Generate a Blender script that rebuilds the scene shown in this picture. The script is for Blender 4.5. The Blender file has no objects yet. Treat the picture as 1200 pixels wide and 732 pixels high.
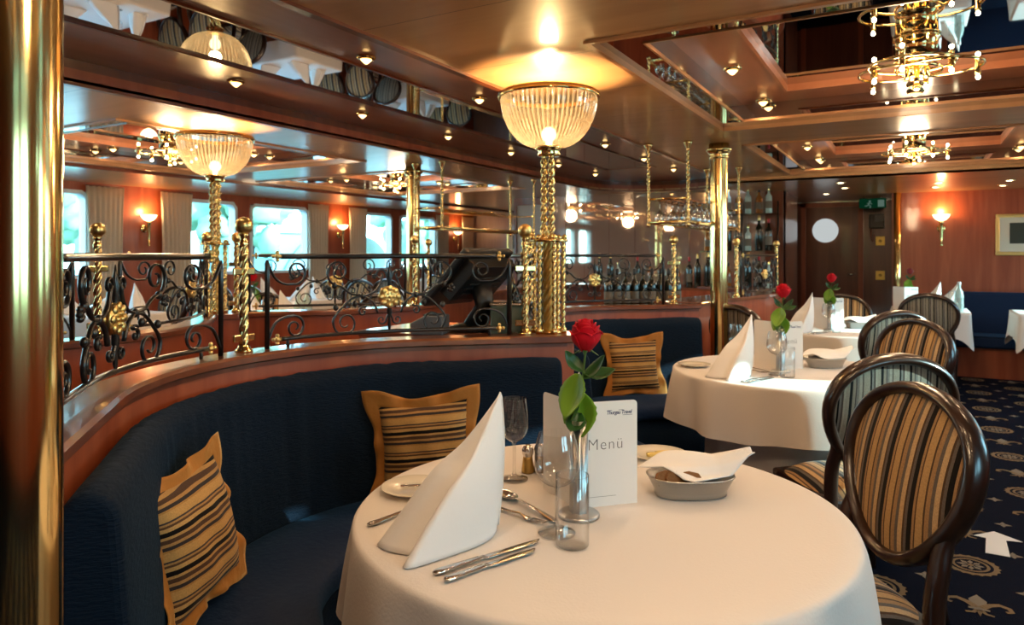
import bpy, bmesh, math, random
from mathutils import Vector, Matrix
from math import sin, cos, pi, sqrt, atan2, radians as rad
random.seed(11)
SC = bpy.context.scene
COL = SC.collection
EYE = 1.32
TH = rad(29.7)
FPX = 820.0

def wp(px, py, d):
    """point seen at a photograph pixel, d metres in front of the lens"""
    r = (px - 600) / FPX * d
    return (r * cos(TH) - d * sin(TH), r * sin(TH) + d * cos(TH), EYE - (py - 298) / FPX * d)

def atz(px, py, z):
    d = (EYE - z) * FPX / (py - 298)
    return wp(px, py, d)

# ------------------------------------------------------------------ materials
def newmat(name):
    m = bpy.data.materials.new(name); m.use_nodes = True
    nt = m.node_tree; nt.nodes.clear()
    out = nt.nodes.new('ShaderNodeOutputMaterial')
    return m, nt, out

def setin(n, k, v):
    if k in n.inputs:
        n.inputs[k].default_value = v

def pbr(name, col, rough=.5, metal=0., coat=0., sheen=0., trans=0., ior=1.45, bump=None, emis=None, estr=0., spec=None, sub=0., coatr=.05, sheencol=None):
    m, nt, out = newmat(name)
    b = nt.nodes.new('ShaderNodeBsdfPrincipled')
    setin(b, 'Base Color', (*col, 1)); setin(b, 'Roughness', rough); setin(b, 'Metallic', metal)
    setin(b, 'Coat Weight', coat); setin(b, 'Coat Roughness', coatr); setin(b, 'Sheen Weight', sheen); setin(b, 'Transmission Weight', trans)
    setin(b, 'IOR', ior); setin(b, 'Subsurface Weight', sub)
    if spec is not None: setin(b, 'Specular IOR Level', spec)
    if sheencol: setin(b, 'Sheen Tint', (*sheencol, 1)); setin(b, 'Sheen Roughness', .4)
    if emis: setin(b, 'Emission Color', (*emis, 1)); setin(b, 'Emission Strength', estr)
    nt.links.new(b.outputs[0], out.inputs[0])
    if bump:
        sc, st, stretch = bump
        tc = nt.nodes.new('ShaderNodeTexCoord'); mp = nt.nodes.new('ShaderNodeMapping')
        mp.inputs['Scale'].default_value = stretch
        nz = nt.nodes.new('ShaderNodeTexNoise'); nz.inputs['Scale'].default_value = sc; nz.inputs['Detail'].default_value = 4
        bp = nt.nodes.new('ShaderNodeBump'); bp.inputs['Strength'].default_value = st; bp.inputs['Distance'].default_value = .01
        nt.links.new(tc.outputs['Object'], mp.inputs[0]); nt.links.new(mp.outputs[0], nz.inputs[0])
        nt.links.new(nz.outputs[0], bp.inputs['Height']); nt.links.new(bp.outputs[0], b.inputs['Normal'])
    return m

def ramp(nt, stops, constant=False):
    r = nt.nodes.new('ShaderNodeValToRGB')
    cr = r.color_ramp
    if constant: cr.interpolation = 'CONSTANT'
    while len(cr.elements) > 1: cr.elements.remove(cr.elements[-1])
    cr.elements[0].position = stops[0][0]; cr.elements[0].color = (*stops[0][1], 1)
    for p, c in stops[1:]:
        e = cr.elements.new(p); e.color = (*c, 1)
    return r

def wood(name, c1, c2, rough=.3, coat=.5, scale=3., stretch=(6, 6, .5), seam=None, coatr=.06):
    m, nt, out = newmat(name)
    b = nt.nodes.new('ShaderNodeBsdfPrincipled')
    tc = nt.nodes.new('ShaderNodeTexCoord'); mp = nt.nodes.new('ShaderNodeMapping'); mp.inputs['Scale'].default_value = stretch
    nz = nt.nodes.new('ShaderNodeTexNoise'); nz.inputs['Scale'].default_value = scale; nz.inputs['Detail'].default_value = 5; nz.inputs['Distortion'].default_value = .6
    rp = ramp(nt, [(.32, c1), (.68, c2)])
    L = nt.links.new
    L(tc.outputs['Object'], mp.inputs[0]); L(mp.outputs[0], nz.inputs[0]); L(nz.outputs[0], rp.inputs[0])
    col = rp.outputs[0]
    if seam:                                     # panel joints: thin dark grooves across the boards
        ax, period, w = seam
        sp = nt.nodes.new('ShaderNodeSeparateXYZ'); L(tc.outputs['Object'], sp.inputs[0])
        dv = nt.nodes.new('ShaderNodeMath'); dv.operation = 'DIVIDE'; dv.inputs[1].default_value = period; L(sp.outputs[ax], dv.inputs[0])
        fr = nt.nodes.new('ShaderNodeMath'); fr.operation = 'FRACT'; L(dv.outputs[0], fr.inputs[0])
        lt = nt.nodes.new('ShaderNodeMath'); lt.operation = 'LESS_THAN'; lt.inputs[1].default_value = w / period; L(fr.outputs[0], lt.inputs[0])
        mx = nt.nodes.new('ShaderNodeMixRGB'); L(lt.outputs[0], mx.inputs[0]); L(col, mx.inputs[1]); mx.inputs[2].default_value = (c1[0] * .25, c1[1] * .25, c1[2] * .25, 1)
        col = mx.outputs[0]
    L(col, b.inputs['Base Color'])
    setin(b, 'Roughness', rough); setin(b, 'Coat Weight', coat); setin(b, 'Coat Roughness', coatr)
    L(b.outputs[0], out.inputs[0])
    return m

def stripes(name, axis, period, stops, rough=.8, sheen=.1, slant=0.):
    m, nt, out = newmat(name); L = nt.links.new
    b = nt.nodes.new('ShaderNodeBsdfPrincipled')
    tc = nt.nodes.new('ShaderNodeTexCoord'); sp = nt.nodes.new('ShaderNodeSeparateXYZ'); L(tc.outputs['Object'], sp.inputs[0])
    nz = nt.nodes.new('ShaderNodeTexNoise'); nz.inputs['Scale'].default_value = 9; L(tc.outputs['Object'], nz.inputs[0])
    ma = nt.nodes.new('ShaderNodeMath'); ma.operation = 'MULTIPLY_ADD'; ma.inputs[1].default_value = .006; L(nz.outputs[0], ma.inputs[0]); L(sp.outputs[axis], ma.inputs[2])
    dv = nt.nodes.new('ShaderNodeMath'); dv.operation = 'DIVIDE'; dv.inputs[1].default_value = period; L(ma.outputs[0], dv.inputs[0])
    fr = nt.nodes.new('ShaderNodeMath'); fr.operation = 'FRACT'; L(dv.outputs[0], fr.inputs[0])
    rp = ramp(nt, stops, True); L(fr.outputs[0], rp.inputs[0])
    fine = nt.nodes.new('ShaderNodeTexNoise'); fine.inputs['Scale'].default_value = 240; L(tc.outputs['Object'], fine.inputs[0])
    hv = nt.nodes.new('ShaderNodeMixRGB'); hv.blend_type = 'OVERLAY'; hv.inputs[0].default_value = .35; L(rp.outputs[0], hv.inputs[1]); L(fine.outputs[0], hv.inputs[2])
    L(hv.outputs[0], b.inputs['Base Color'])
    bp = nt.nodes.new('ShaderNodeBump'); bp.inputs['Strength'].default_value = .25; bp.inputs['Distance'].default_value = .004; L(rp.outputs[0], bp.inputs['Height']); L(bp.outputs[0], b.inputs['Normal'])
    setin(b, 'Roughness', rough); setin(b, 'Sheen Weight', sheen); setin(b, 'Specular IOR Level', .12)
    L(b.outputs[0], out.inputs[0])
    return m

def emit(name, col, st):
    m, nt, out = newmat(name)
    e = nt.nodes.new('ShaderNodeEmission'); e.inputs[0].default_value = (*col, 1); e.inputs[1].default_value = st
    nt.links.new(e.outputs[0], out.inputs[0]); return m

def thin_glass(name, tint=(1, 1, 1), rough=.0, refl=.08):
    m, nt, out = newmat(name); L = nt.links.new
    t = nt.nodes.new('ShaderNodeBsdfTransparent'); t.inputs[0].default_value = (*tint, 1)
    edge = nt.nodes.new('ShaderNodeMixRGB'); edge.inputs[1].default_value = (*tint, 1); edge.inputs[2].default_value = (tint[0] * .42, tint[1] * .45, tint[2] * .45, 1)
    g = nt.nodes.new('ShaderNodeBsdfGlossy'); g.inputs['Roughness'].default_value = rough
    lw = nt.nodes.new('ShaderNodeLayerWeight'); lw.inputs[0].default_value = .5
    pw = nt.nodes.new('ShaderNodeMath'); pw.operation = 'POWER'; pw.inputs[1].default_value = 3.; L(lw.outputs['Facing'], pw.inputs[0]); L(pw.outputs[0], edge.inputs[0]); L(edge.outputs[0], t.inputs[0])
    ma = nt.nodes.new('ShaderNodeMath'); ma.operation = 'MULTIPLY_ADD'; ma.inputs[1].default_value = .75; ma.inputs[2].default_value = refl; L(pw.outputs[0], ma.inputs[0])
    ma.use_clamp = True
    mx = nt.nodes.new('ShaderNodeMixShader'); L(ma.outputs[0], mx.inputs[0]); L(t.outputs[0], mx.inputs[1]); L(g.outputs[0], mx.inputs[2])
    L(mx.outputs[0], out.inputs[0]); return m

def shade_glass(name, col=(.125, .115, .09), clear=.26):
    m, nt, out = newmat(name); L = nt.links.new
    tl = nt.nodes.new('ShaderNodeBsdfTranslucent'); tl.inputs[0].default_value = (*col, 1)
    df = nt.nodes.new('ShaderNodeBsdfDiffuse'); df.inputs[0].default_value = (col[0], col[1], col[2] * 1.15, 1)
    tp = nt.nodes.new('ShaderNodeBsdfTransparent'); tp.inputs[0].default_value = (1, .96, .88, 1)
    g = nt.nodes.new('ShaderNodeBsdfGlossy'); g.inputs['Roughness'].default_value = .12
    m1 = nt.nodes.new('ShaderNodeMixShader'); m1.inputs[0].default_value = .42; L(tl.outputs[0], m1.inputs[1]); L(df.outputs[0], m1.inputs[2])
    m2 = nt.nodes.new('ShaderNodeMixShader'); m2.inputs[0].default_value = clear; L(m1.outputs[0], m2.inputs[1]); L(tp.outputs[0], m2.inputs[2])
    m3 = nt.nodes.new('ShaderNodeMixShader'); m3.inputs[0].default_value = .14; L(m2.outputs[0], m3.inputs[1]); L(g.outputs[0], m3.inputs[2])
    L(m3.outputs[0], out.inputs[0]); return m

M = {}
M['brass'] = pbr('polished_brass', (.88, .64, .27), .12, 1.)
M['brass_soft'] = pbr('satin_brass', (.84, .62, .27), .24, 1.)
M['brass_dark'] = pbr('aged_brass', (.45, .30, .10), .28, 1.)
M['gilt'] = pbr('gilt_metal', (.86, .62, .24), .3, 1.)
M['iron'] = pbr('black_wrought_iron', (.012, .010, .009), .28, .0, coat=.4, coatr=.2)
M['mahog'] = wood('mahogany_veneer', (.29, .056, .021), (.43, .105, .042), .4, .28, 2.2, (5, 5, .45))
M['mahog_dark'] = wood('dark_mahogany', (.13, .030, .014), (.20, .054, .024), .3, .6, 2.2, (5, 5, .45))
M['cap'] = wood('lacquered_cap_wood', (.15, .042, .018), (.24, .072, .03), .28, .9, 3, (3, 3, 3), coatr=.05)
M['band'] = wood('lacquered_band_wood', (.31, .13, .10), (.39, .18, .145), .3, .4, 2.5, (4, .5, 4), coatr=.07)  # purplish tone puts the cool sky reflection into the wood colour
M['ceil'] = wood('lacquered_ceiling_wood', (.50, .27, .115), (.58, .325, .15), .42, .65, 2.0, (.6, 5, 4), seam=(1, .62, .004), coatr=.13)
M['coffer'] = wood('coffer_wood', (.42, .15, .07), (.52, .20, .10), .3, .55, 2.2, (3, .7, 3), coatr=.12)
M['trimw'] = wood('pale_trim_wood', (.46, .22, .10), (.58, .30, .14), .3, .5, 3, (2, 2, 2))
M['pinkw'] = wood('rosy_trim_wood', (.52, .19, .09), (.62, .25, .13), .3, .5, 3, (2, 2, 2))
M['chairwood'] = wood('dark_chair_wood', (.014, .0055, .003), (.034, .013, .007), .28, .42, 4, (5, 5, 1), coatr=.12)
M['mirror'] = pbr('ceiling_mirror_glass', (.62, .66, .72), .015, 1.)
M['mirror_dark'] = pbr('smoked_mirror_glass', (.60, .62, .65), .02, 1.)
M['mirror_bronze'] = pbr('bronze_mirror_glass', (.84, .70, .58), .03, .74)
M['cloth'] = pbr('white_linen', (.76, .715, .68), .75, sheen=.25, bump=(160, .08, (1, 1, 1)))
M['napkin'] = pbr('napkin_linen', (.86, .85, .84), .7, sheen=.2, bump=(60, .06, (1, 1, 1)))
M['paper'] = pbr('white_card', (.84, .83, .81), .5)
M['ink'] = pbr('grey_ink', (.16, .15, .15), .6)
M['navyink'] = pbr('navy_ink', (.02, .03, .12), .6)
M['glass'] = thin_glass('clear_table_glass', (.98, .98, .975), 0., .10)
M['shelfglass'] = thin_glass('shelf_glass', (.85, .95, .92), 0., .08)
M['stemglass'] = thin_glass('thin_stem_glass', (.88, .91, .91), .03, .38)
M['pane'] = thin_glass('window_pane_glass', (.50, .83, .90), 0., .03)
M['steel'] = pbr('polished_steel', (.62, .60, .57), .16, 1.)
M['vase'] = pbr('brushed_steel', (.50, .50, .49), .3, 1.)
M['porc'] = pbr('cream_porcelain', (.80, .74, .62), .18, coat=.5)
M['foil'] = pbr('gold_foil', (.75, .6, .2), .3, 1.)
M['butter'] = pbr('butter_wrap', (.80, .62, .20), .45)
M['bread'] = pbr('brown_bread', (.22, .10, .035), .85, bump=(70, .6, (1, 1, 1)))
M['rose'] = pbr('red_petals', (.50, .004, .014), .6, spec=.2)
M['rose_dark'] = pbr('deep_red_petals', (.25, .008, .012), .55, sheen=.3)
M['leaf'] = pbr('rose_leaf', (.14, .30, .025), .4)
M['leafdark'] = pbr('rose_leaf_deep', (.025, .085, .018), .4)
M['stem'] = pbr('rose_stem', (.07, .14, .03), .5)
M['gold_velvet'] = pbr('gold_velvet', (.42, .165, .024), .75, sheen=.8, sheencol=(1, .7, .3), bump=(30, .3, (1, 1, 1)))
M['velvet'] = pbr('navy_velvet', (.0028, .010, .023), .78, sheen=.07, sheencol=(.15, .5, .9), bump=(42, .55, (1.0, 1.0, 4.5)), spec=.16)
M['velvet_plain_lit'] = pbr('navy_velvet_plain_lit', (.0035, .016, .056), .7, sheen=.10, sheencol=(.12, .5, .9), bump=(50, .3, (1, 1, 3)), spec=.3)  # lighter than the backrest velvet: daylight on the seat put into the colour
G1, G2, BK, BR, GY, TN = (.44, .27, .115), (.33, .195, .09), (.005, .004, .004), (.075, .042, .024), (.12, .10, .085), (.50, .34, .18)
M['chairfab'] = stripes('striped_chair_fabric', 0, .104, [(0, G1), (.17, BR), (.22, G2), (.34, GY), (.44, TN), (.58, BR), (.64, GY), (.72, BK), (.86, G2), (.93, BR), (.97, G1)])
M['chairfab_back'] = stripes('striped_chair_outback', 0, .104, [(0, (.24, .2, .15)), (.2, (.08, .06, .05)), (.25, (.26, .22, .17)), (.34, (.15, .13, .11)), (.42, (.06, .045, .04)), (.46, (.2, .16, .12)), (.55, BK), (.64, (.24, .2, .15)), (.76, (.3, .26, .2)), (.82, (.07, .05, .04)), (.88, (.17, .15, .13)), (.94, BK)])
M['cushion'] = stripes('striped_cushion_fabric', 2, .115, [(0, (.52, .30, .10)), (.22, (.42, .22, .065)), (.27, (.035, .028, .028)), (.36, (.42, .23, .08)), (.44, (.08, .042, .024)), (.55, (.48, .28, .095)), (.62, BK), (.74, (.52, .31, .11)), (.84, (.10, .05, .025)), (.9, (.42, .23, .08)), (.95, (.05, .04, .04))])
M['carpet'] = pbr('navy_carpet', (.0035, .005, .014), .95, spec=.1, bump=(220, .4, (1, 1, 1)))
M['carpet_gold'] = pbr('carpet_gold_pile', (.21, .135, .065), .95, bump=(220, .4, (1, 1, 1)))
M['carpet_pale'] = pbr('carpet_pale_pile', (.22, .175, .125), .95)
M['white'] = pbr('white_paint', (.75, .78, .8), .4)
M['curtain'] = pbr('beige_curtain', (.62, .52, .40), .85, sheen=.2)
M['black'] = pbr('black_plastic', (.012, .013, .014), .38)
M['grey'] = pbr('grey_plastic', (.16, .18, .2), .45)
M['greenglass'] = pbr('green_tray_glass', (.09, .13, .10), .15, coat=.5)
M['wineglass'] = pbr('dark_wine_bottle', (.008, .012, .008), .1, coat=.6)
M['labelpaper'] = pbr('bottle_label', (.17, .15, .115), .6)
M['clearbottle'] = pbr('pale_bottle', (.45, .62, .6), .12, coat=.5)
M['amber'] = pbr('amber_bottle', (.30, .11, .02), .12, coat=.5)
M['redcap'] = pbr('red_capsule', (.35, .01, .02), .4)
M['plate_yellow'] = pbr('brass_switch_plate', (.72, .5, .12), .4, .6)
M['artdark'] = pbr('dark_engraving', (.035, .045, .035), .6, bump=(20, .5, (1, 1, 1)))
M['mat'] = pbr('cream_mount', (.7, .66, .55), .7)
M['bulb'] = emit('warm_bulb', (1, .78, .45), 4)
M['candle'] = emit('candle_bulb', (1, .78, .45), 50)
M['down'] = emit('downlight_glass', (1, .60, .22), 3.2)
M['flush'] = emit('flush_light', (1, .8, .5), 12)
M['sconce_shade'] = emit('lit_sconce_shade', (1, .74, .42), 3)
M['shade'] = shade_glass('ribbed_lamp_glass')
M['shade_clear'] = shade_glass('ribbed_lamp_glass_groove', (.035, .028, .018), .45)
M['exitgreen'] = emit('exit_sign_green', (.02, .30, .12), .04)
M['exitwhite'] = emit('exit_sign_white', (.5, .8, .65), .09)
M['etched'] = pbr('etched_glass', (.38, .38, .40), .35, bump=(60, .5, (1, 1, 1)))
M['porthole'] = emit('porthole_light', (.62, .66, .66), .45)
M['tree'] = pbr('tree_leaves', (.30, .46, .33), .8)
M['bark'] = pbr('tree_bark', (.08, .05, .03), .9)
M['bank'] = pbr('grass_bank', (.26, .36, .25), .9)
M['water'] = pbr('river_water', (.03, .06, .07), .08)
M['teal'] = pbr('teal_facade', (.25, .45, .50), .6)
M['tent'] = pbr('pale_canopy', (.75, .78, .7), .6)

# ------------------------------------------------------------------ mesh builder
class MB:
    def __init__(s): s.v = []; s.f = []; s.m = []; s.sm = []
    def add(s, vs, fs, mi=0, smooth=False):
        b = len(s.v); s.v += [tuple(p) for p in vs]
        for f in fs: s.f.append(tuple(b + i for i in f)); s.m.append(mi); s.sm.append(smooth)
        return b
    def box(s, x0, x1, y0, y1, z0, z1, mi=0):
        v = [(x, y, z) for z in (z0, z1) for y in (y0, y1) for x in (x0, x1)]
        s.add(v, [(0, 2, 3, 1), (4, 5, 7, 6), (0, 1, 5, 4), (2, 6, 7, 3), (0, 4, 6, 2), (1, 3, 7, 5)], mi)
    def obox(s, c, sx, sy, sz, rz=0, mi=0, mat=None):
        b = len(s.v); s.box(-sx / 2, sx / 2, -sy / 2, sy / 2, -sz / 2, sz / 2, mi)
        m = Matrix.Translation(c) @ (mat if mat else Matrix.Rotation(rz, 4, 'Z')); s.xf(m, b)
    def xf(s, m, b=0):
        for i in range(b, len(s.v)): s.v[i] = tuple(m @ Vector(s.v[i]))
    def prism(s, poly, z0, z1, mi=0):
        n = len(poly); v = [(x, y, z0) for x, y in poly] + [(x, y, z1) for x, y in poly]
        s.add(v, [tuple(range(n))[::-1], tuple(range(n, 2 * n))] + [(i, (i + 1) % n, n + (i + 1) % n, n + i) for i in range(n)], mi)
    def lathe(s, prof, n=24, c=(0, 0, 0), mi=0, smooth=True, wob=None):
        b0 = []; vs = []; fs = []
        for k, (r, z) in enumerate(prof):
            if r < 1e-6: b0.append(('p', len(vs))); vs.append((c[0], c[1], c[2] + z))
            else:
                b0.append(('r', len(vs)))
                for i in range(n):
                    a = 2 * pi * i / n; rr = r * (1 + (wob(i, k) if wob else 0)); vs.append((c[0] + rr * cos(a), c[1] + rr * sin(a), c[2] + z))
        for (ta, a), (tb, bb) in zip(b0[:-1], b0[1:]):
            for i in range(n):
                j = (i + 1) % n
                if ta == 'r' and tb == 'r': fs.append((a + i, a + j, bb + j, bb + i))
                elif ta == 'p' and tb == 'r': fs.append((a, bb + j, bb + i))
                elif ta == 'r' and tb == 'p': fs.append((a + i, a + j, bb))
        s.add(vs, fs, mi, smooth)
    def ball(s, c, r, n=14, mi=0, sq=(1, 1, 1)):
        b = len(s.v); k = max(6, n // 2)
        s.lathe([(r * sin(pi * i / k), -r * cos(pi * i / k)) if 0 < i < k else (0, -r if i == 0 else r) for i in range(k + 1)], n, (0, 0, 0), mi)
        for i in range(b, len(s.v)):
            p = s.v[i]; s.v[i] = (c[0] + p[0] * sq[0], c[1] + p[1] * sq[1], c[2] + p[2] * sq[2])
    def tube(s, pts, r, n=8, closed=False, mi=0, flat=None, up=None):
        P = [Vector(p) for p in pts]; N = len(P); rr = r if isinstance(r, (list, tuple)) else [r] * N
        T = []
        for i in range(N):
            a = P[(i - 1) % N] if (closed or i > 0) else P[0]; b = P[(i + 1) % N] if (closed or i < N - 1) else P[-1]
            t = b - a; T.append(t.normalized() if t.length > 1e-9 else Vector((0, 0, 1)))
        u = Vector(up) if up else (Vector((0, 0, 1)) if abs(T[0].z) < .9 else Vector((1, 0, 0)))
        vs = []
        for i in range(N):
            if up: u = Vector(up)
            w = u - T[i] * u.dot(T[i])
            if w.length < 1e-6: w = T[i].orthogonal()
            w.normalize(); u = w; q = T[i].cross(w)
            for k in range(n):
                a = 2 * pi * k / n
                vs.append(P[i] + w * (cos(a) * rr[i]) + q * (sin(a) * rr[i] * (flat if flat else 1)))
        fs = []
        for i in range(N if closed else N - 1):
            j = (i + 1) % N
            for k in range(n): fs.append((i * n + k, i * n + (k + 1) % n, j * n + (k + 1) % n, j * n + k))
        if not closed: fs += [tuple(range(n))[::-1], tuple((N - 1) * n + k for k in range(n))]
        s.add(vs, fs, mi, True)
    def twist(s, c, h, r, lobes=3, turns=4., n=15, mi=0, amp=.28, per=14):
        """rope-twisted rod standing at c"""
        rows = max(12, int(turns * per)); vs = []; fs = []
        for j in range(rows + 1):
            t = j / rows
            for k in range(n):
                a = 2 * pi * k / n; rr = r * (1 - amp / 2 + amp / 2 * cos(lobes * (a - 2 * pi * turns * t / 1.)))
                vs.append((c[0] + rr * cos(a), c[1] + rr * sin(a), c[2] + h * t))
        for j in range(rows):
            for k in range(n): fs.append((j * n + k, j * n + (k + 1) % n, (j + 1) * n + (k + 1) % n, (j + 1) * n + k))
        fs += [tuple(range(n))[::-1], tuple(rows * n + k for k in range(n))]
        s.add(vs, fs, mi, True)
    def arc(s, c, prof, a0, a1, n=40, sg=1, mi=0, smooth=True):
        """closed cross-section (r, z) swept round c from a0 to a1; sg=1 bulges to -X"""
        m = len(prof); vs = []; fs = []
        for i in range(n + 1):
            a = a0 + (a1 - a0) * i / n
            for r, z in prof: vs.append((c[0] - sg * r * cos(a), c[1] + r * sin(a), z))
        for i in range(n):
            for k in range(m): fs.append((i * m + k, i * m + (k + 1) % m, (i + 1) * m + (k + 1) % m, (i + 1) * m + k))
        s.add(vs, fs, mi, smooth); b = len(s.v) - len(vs)
        s.f += [tuple(b + k for k in range(m))[::-1], tuple(b + n * m + k for k in range(m))]; s.m += [mi, mi]; s.sm += [False, False]
    def grid(s, fn, nu, nv, mi=0, cu=False, smooth=True):
        vs = []; fs = []; U = nu if cu else nu + 1
        for j in range(nv + 1):
            for i in range(U): vs.append(fn(i / nu, j / nv))
        for j in range(nv):
            for i in range(nu):
                a = j * U + i; b = j * U + (i + 1) % U; fs.append((a, b, b + U, a + U))
        s.add(vs, fs, mi, smooth)
    def loft(s, st, n=10, mi=0):
        """stations (x, half_width_y, half_height_z, z_centre[, y_centre])"""
        vs = []; fs = []
        for q in st:
            x, w, h, z = q[:4]; y = q[4] if len(q) > 4 else 0
            for k in range(n):
                a = 2 * pi * k / n; vs.append((x, y + w * cos(a), z + h * sin(a)))
        for i in range(len(st) - 1):
            for k in range(n): fs.append((i * n + k, i * n + (k + 1) % n, (i + 1) * n + (k + 1) % n, (i + 1) * n + k))
        fs += [tuple(range(n))[::-1], tuple((len(st) - 1) * n + k for k in range(n))]
        s.add(vs, fs, mi, True)
    def build(s, name, mats, parent=None, world=False, bevel=0, solid=0, subs=0, bseg=2, sharp=0):
        me = bpy.data.meshes.new(name); vs = s.v
        if world and parent is not None:
            o = parent
            off = Vector((0, 0, 0))
            while o: off += o.location; o = o.parent
            vs = [(x - off.x, y - off.y, z - off.z) for x, y, z in vs]
        me.from_pydata(vs, [], s.f)
        for m in (mats if isinstance(mats, (list, tuple)) else [mats]): me.materials.append(M[m] if isinstance(m, str) else m)
        me.polygons.foreach_set('material_index', s.m); me.polygons.foreach_set('use_smooth', s.sm)
        bm = bmesh.new(); bm.from_mesh(me); bmesh.ops.recalc_face_normals(bm, faces=bm.faces); bm.to_mesh(me); bm.free()
        if sharp: me.set_sharp_from_angle(angle=rad(sharp))
        me.update()
        ob = bpy.data.objects.new(name, me); COL.objects.link(ob)
        if parent is not None: ob.parent = parent
        if subs: q = ob.modifiers.new('subdivide', 'SUBSURF'); q.levels = subs; q.render_levels = subs
        if solid: q = ob.modifiers.new('thickness', 'SOLIDIFY'); q.thickness = solid; q.offset = 0
        if bevel:
            q = ob.modifiers.new('rounding', 'BEVEL'); q.width = bevel; q.segments = bseg; q.limit_method = 'ANGLE'
        return ob

def tag(o, label=None, cat=None, group=None, kind=None):
    if label: o['label'] = label
    if cat: o['category'] = cat
    if group: o['group'] = group
    if kind: o['kind'] = kind
    return o

def thing(name, label, cat, loc=(0, 0, 0), rz=0, group=None):
    o = bpy.data.objects.new(name, None); COL.objects.link(o); o.empty_display_size = .05
    o.location = loc; o.rotation_euler = (0, 0, rz)
    return tag(o, label, cat, group)

def dup(o, loc=None, rz=None, label=None, group=None, parent=None):
    c = o.copy(); COL.objects.link(c)
    if parent is not None: c.parent = parent
    if loc is not None: c.location = loc
    if rz is not None: c.rotation_euler[2] = rz
    if label: c['label'] = label
    if group: c['group'] = group
    for ch in list(o.children): dup(ch, parent=c)
    return c

def struct(name, mb, mats, **k):
    return tag(mb.build(name, mats, **k), kind='structure')

ORD = ['first', 'second', 'third', 'fourth', 'fifth', 'sixth', 'seventh', 'eighth', 'ninth', 'tenth', 'eleventh', 'twelfth', 'thirteenth', 'fourteenth']

def catmull(pts, k=6):
    P = [Vector(p) for p in pts]; out = []
    for i in range(len(P) - 1):
        a = P[max(i - 1, 0)]; b = P[i]; c = P[i + 1]; d = P[min(i + 2, len(P) - 1)]
        for j in range(k):
            t = j / k
            out.append(.5 * ((2 * b) + (c - a) * t + (2 * a - 5 * b + 4 * c - d) * t * t + (3 * b - a - 3 * c + d) * t ** 3))
    out.append(P[-1]); return out

def light(name, kind, loc, energy, col, radius=.05, rot=None, size=None, spot=None):
    l = bpy.data.lights.new(name, kind); l.energy = energy; l.color = col
    if kind in ('POINT', 'SPOT'): l.shadow_soft_size = radius
    if spot: l.spot_size, l.spot_blend = spot
    o = bpy.data.objects.new(name, l); COL.objects.link(o); o.location = loc
    if rot: o.rotation_euler = rot
    return o
EXPO, SKY, LAMP_W, CHAN_W, SCON_W, DOWN_W, SUN = 0.9, 6.5, 22.0, 12.5, 4.5, 4.2, 7.0
# ------------------------------------------------------------------ camera, view
cam = bpy.data.cameras.new('camera'); co = bpy.data.objects.new('camera', cam); COL.objects.link(co)
co.location = (0, 0, EYE); co.rotation_euler = (pi / 2, 0, TH)
cam.sensor_fit = 'HORIZONTAL'; cam.sensor_width = 36; cam.lens = 36 * FPX / 1200; cam.shift_y = -68 / 1200
cam.clip_start = .05; cam.dof.use_dof = True; cam.dof.focus_distance = 1.62; cam.dof.aperture_fstop = 6.5
SC.camera = co
SC.view_settings.view_transform = 'Standard'; SC.view_settings.look = 'None'; SC.view_settings.gamma = 1; SC.view_settings.exposure = EXPO
SC.view_settings.use_curve_mapping = False
cy = SC.cycles
cy.max_bounces = 10; cy.diffuse_bounces = 6; cy.glossy_bounces = 6; cy.transmission_bounces = 9; cy.transparent_max_bounces = 24
cy.caustics_reflective = False; cy.caustics_refractive = False; cy.sample_clamp_indirect = 4; cy.use_denoising = True; cy.blur_glossy = .5

# daylight outside the windows
w = bpy.data.worlds.new('daylight'); SC.world = w; w.use_nodes = True; nt = w.node_tree; nt.nodes.clear()
wo = nt.nodes.new('ShaderNodeOutputWorld'); bg = nt.nodes.new('ShaderNodeBackground'); bg.inputs[1].default_value = SKY
tc = nt.nodes.new('ShaderNodeTexCoord'); sp = nt.nodes.new('ShaderNodeSeparateXYZ')
rp = ramp(nt, [(.0, (.55, .72, .75)), (.5, (.80, .95, 1.0)), (.75, (.52, .78, 1.0)), (1, (.35, .62, .95))])
mr = nt.nodes.new('ShaderNodeMapRange'); mr.inputs[1].default_value = -1
nt.links.new(tc.outputs['Generated'], sp.inputs[0]); nt.links.new(sp.outputs[2], mr.inputs[0]); nt.links.new(mr.outputs[0], rp.inputs[0])
nt.links.new(rp.outputs[0], bg.inputs[0]); nt.links.new(bg.outputs[0], wo.inputs[0])

# ------------------------------------------------------------------ the room
AX = -2.5                                        # centre line of the ship
PW, SW = -7.75, 2.75                             # the two window walls
YB, YE, YF = -3.4, 9.5, 12.0
CZ = 2.10
def mir(x): return 2 * AX - x

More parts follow.
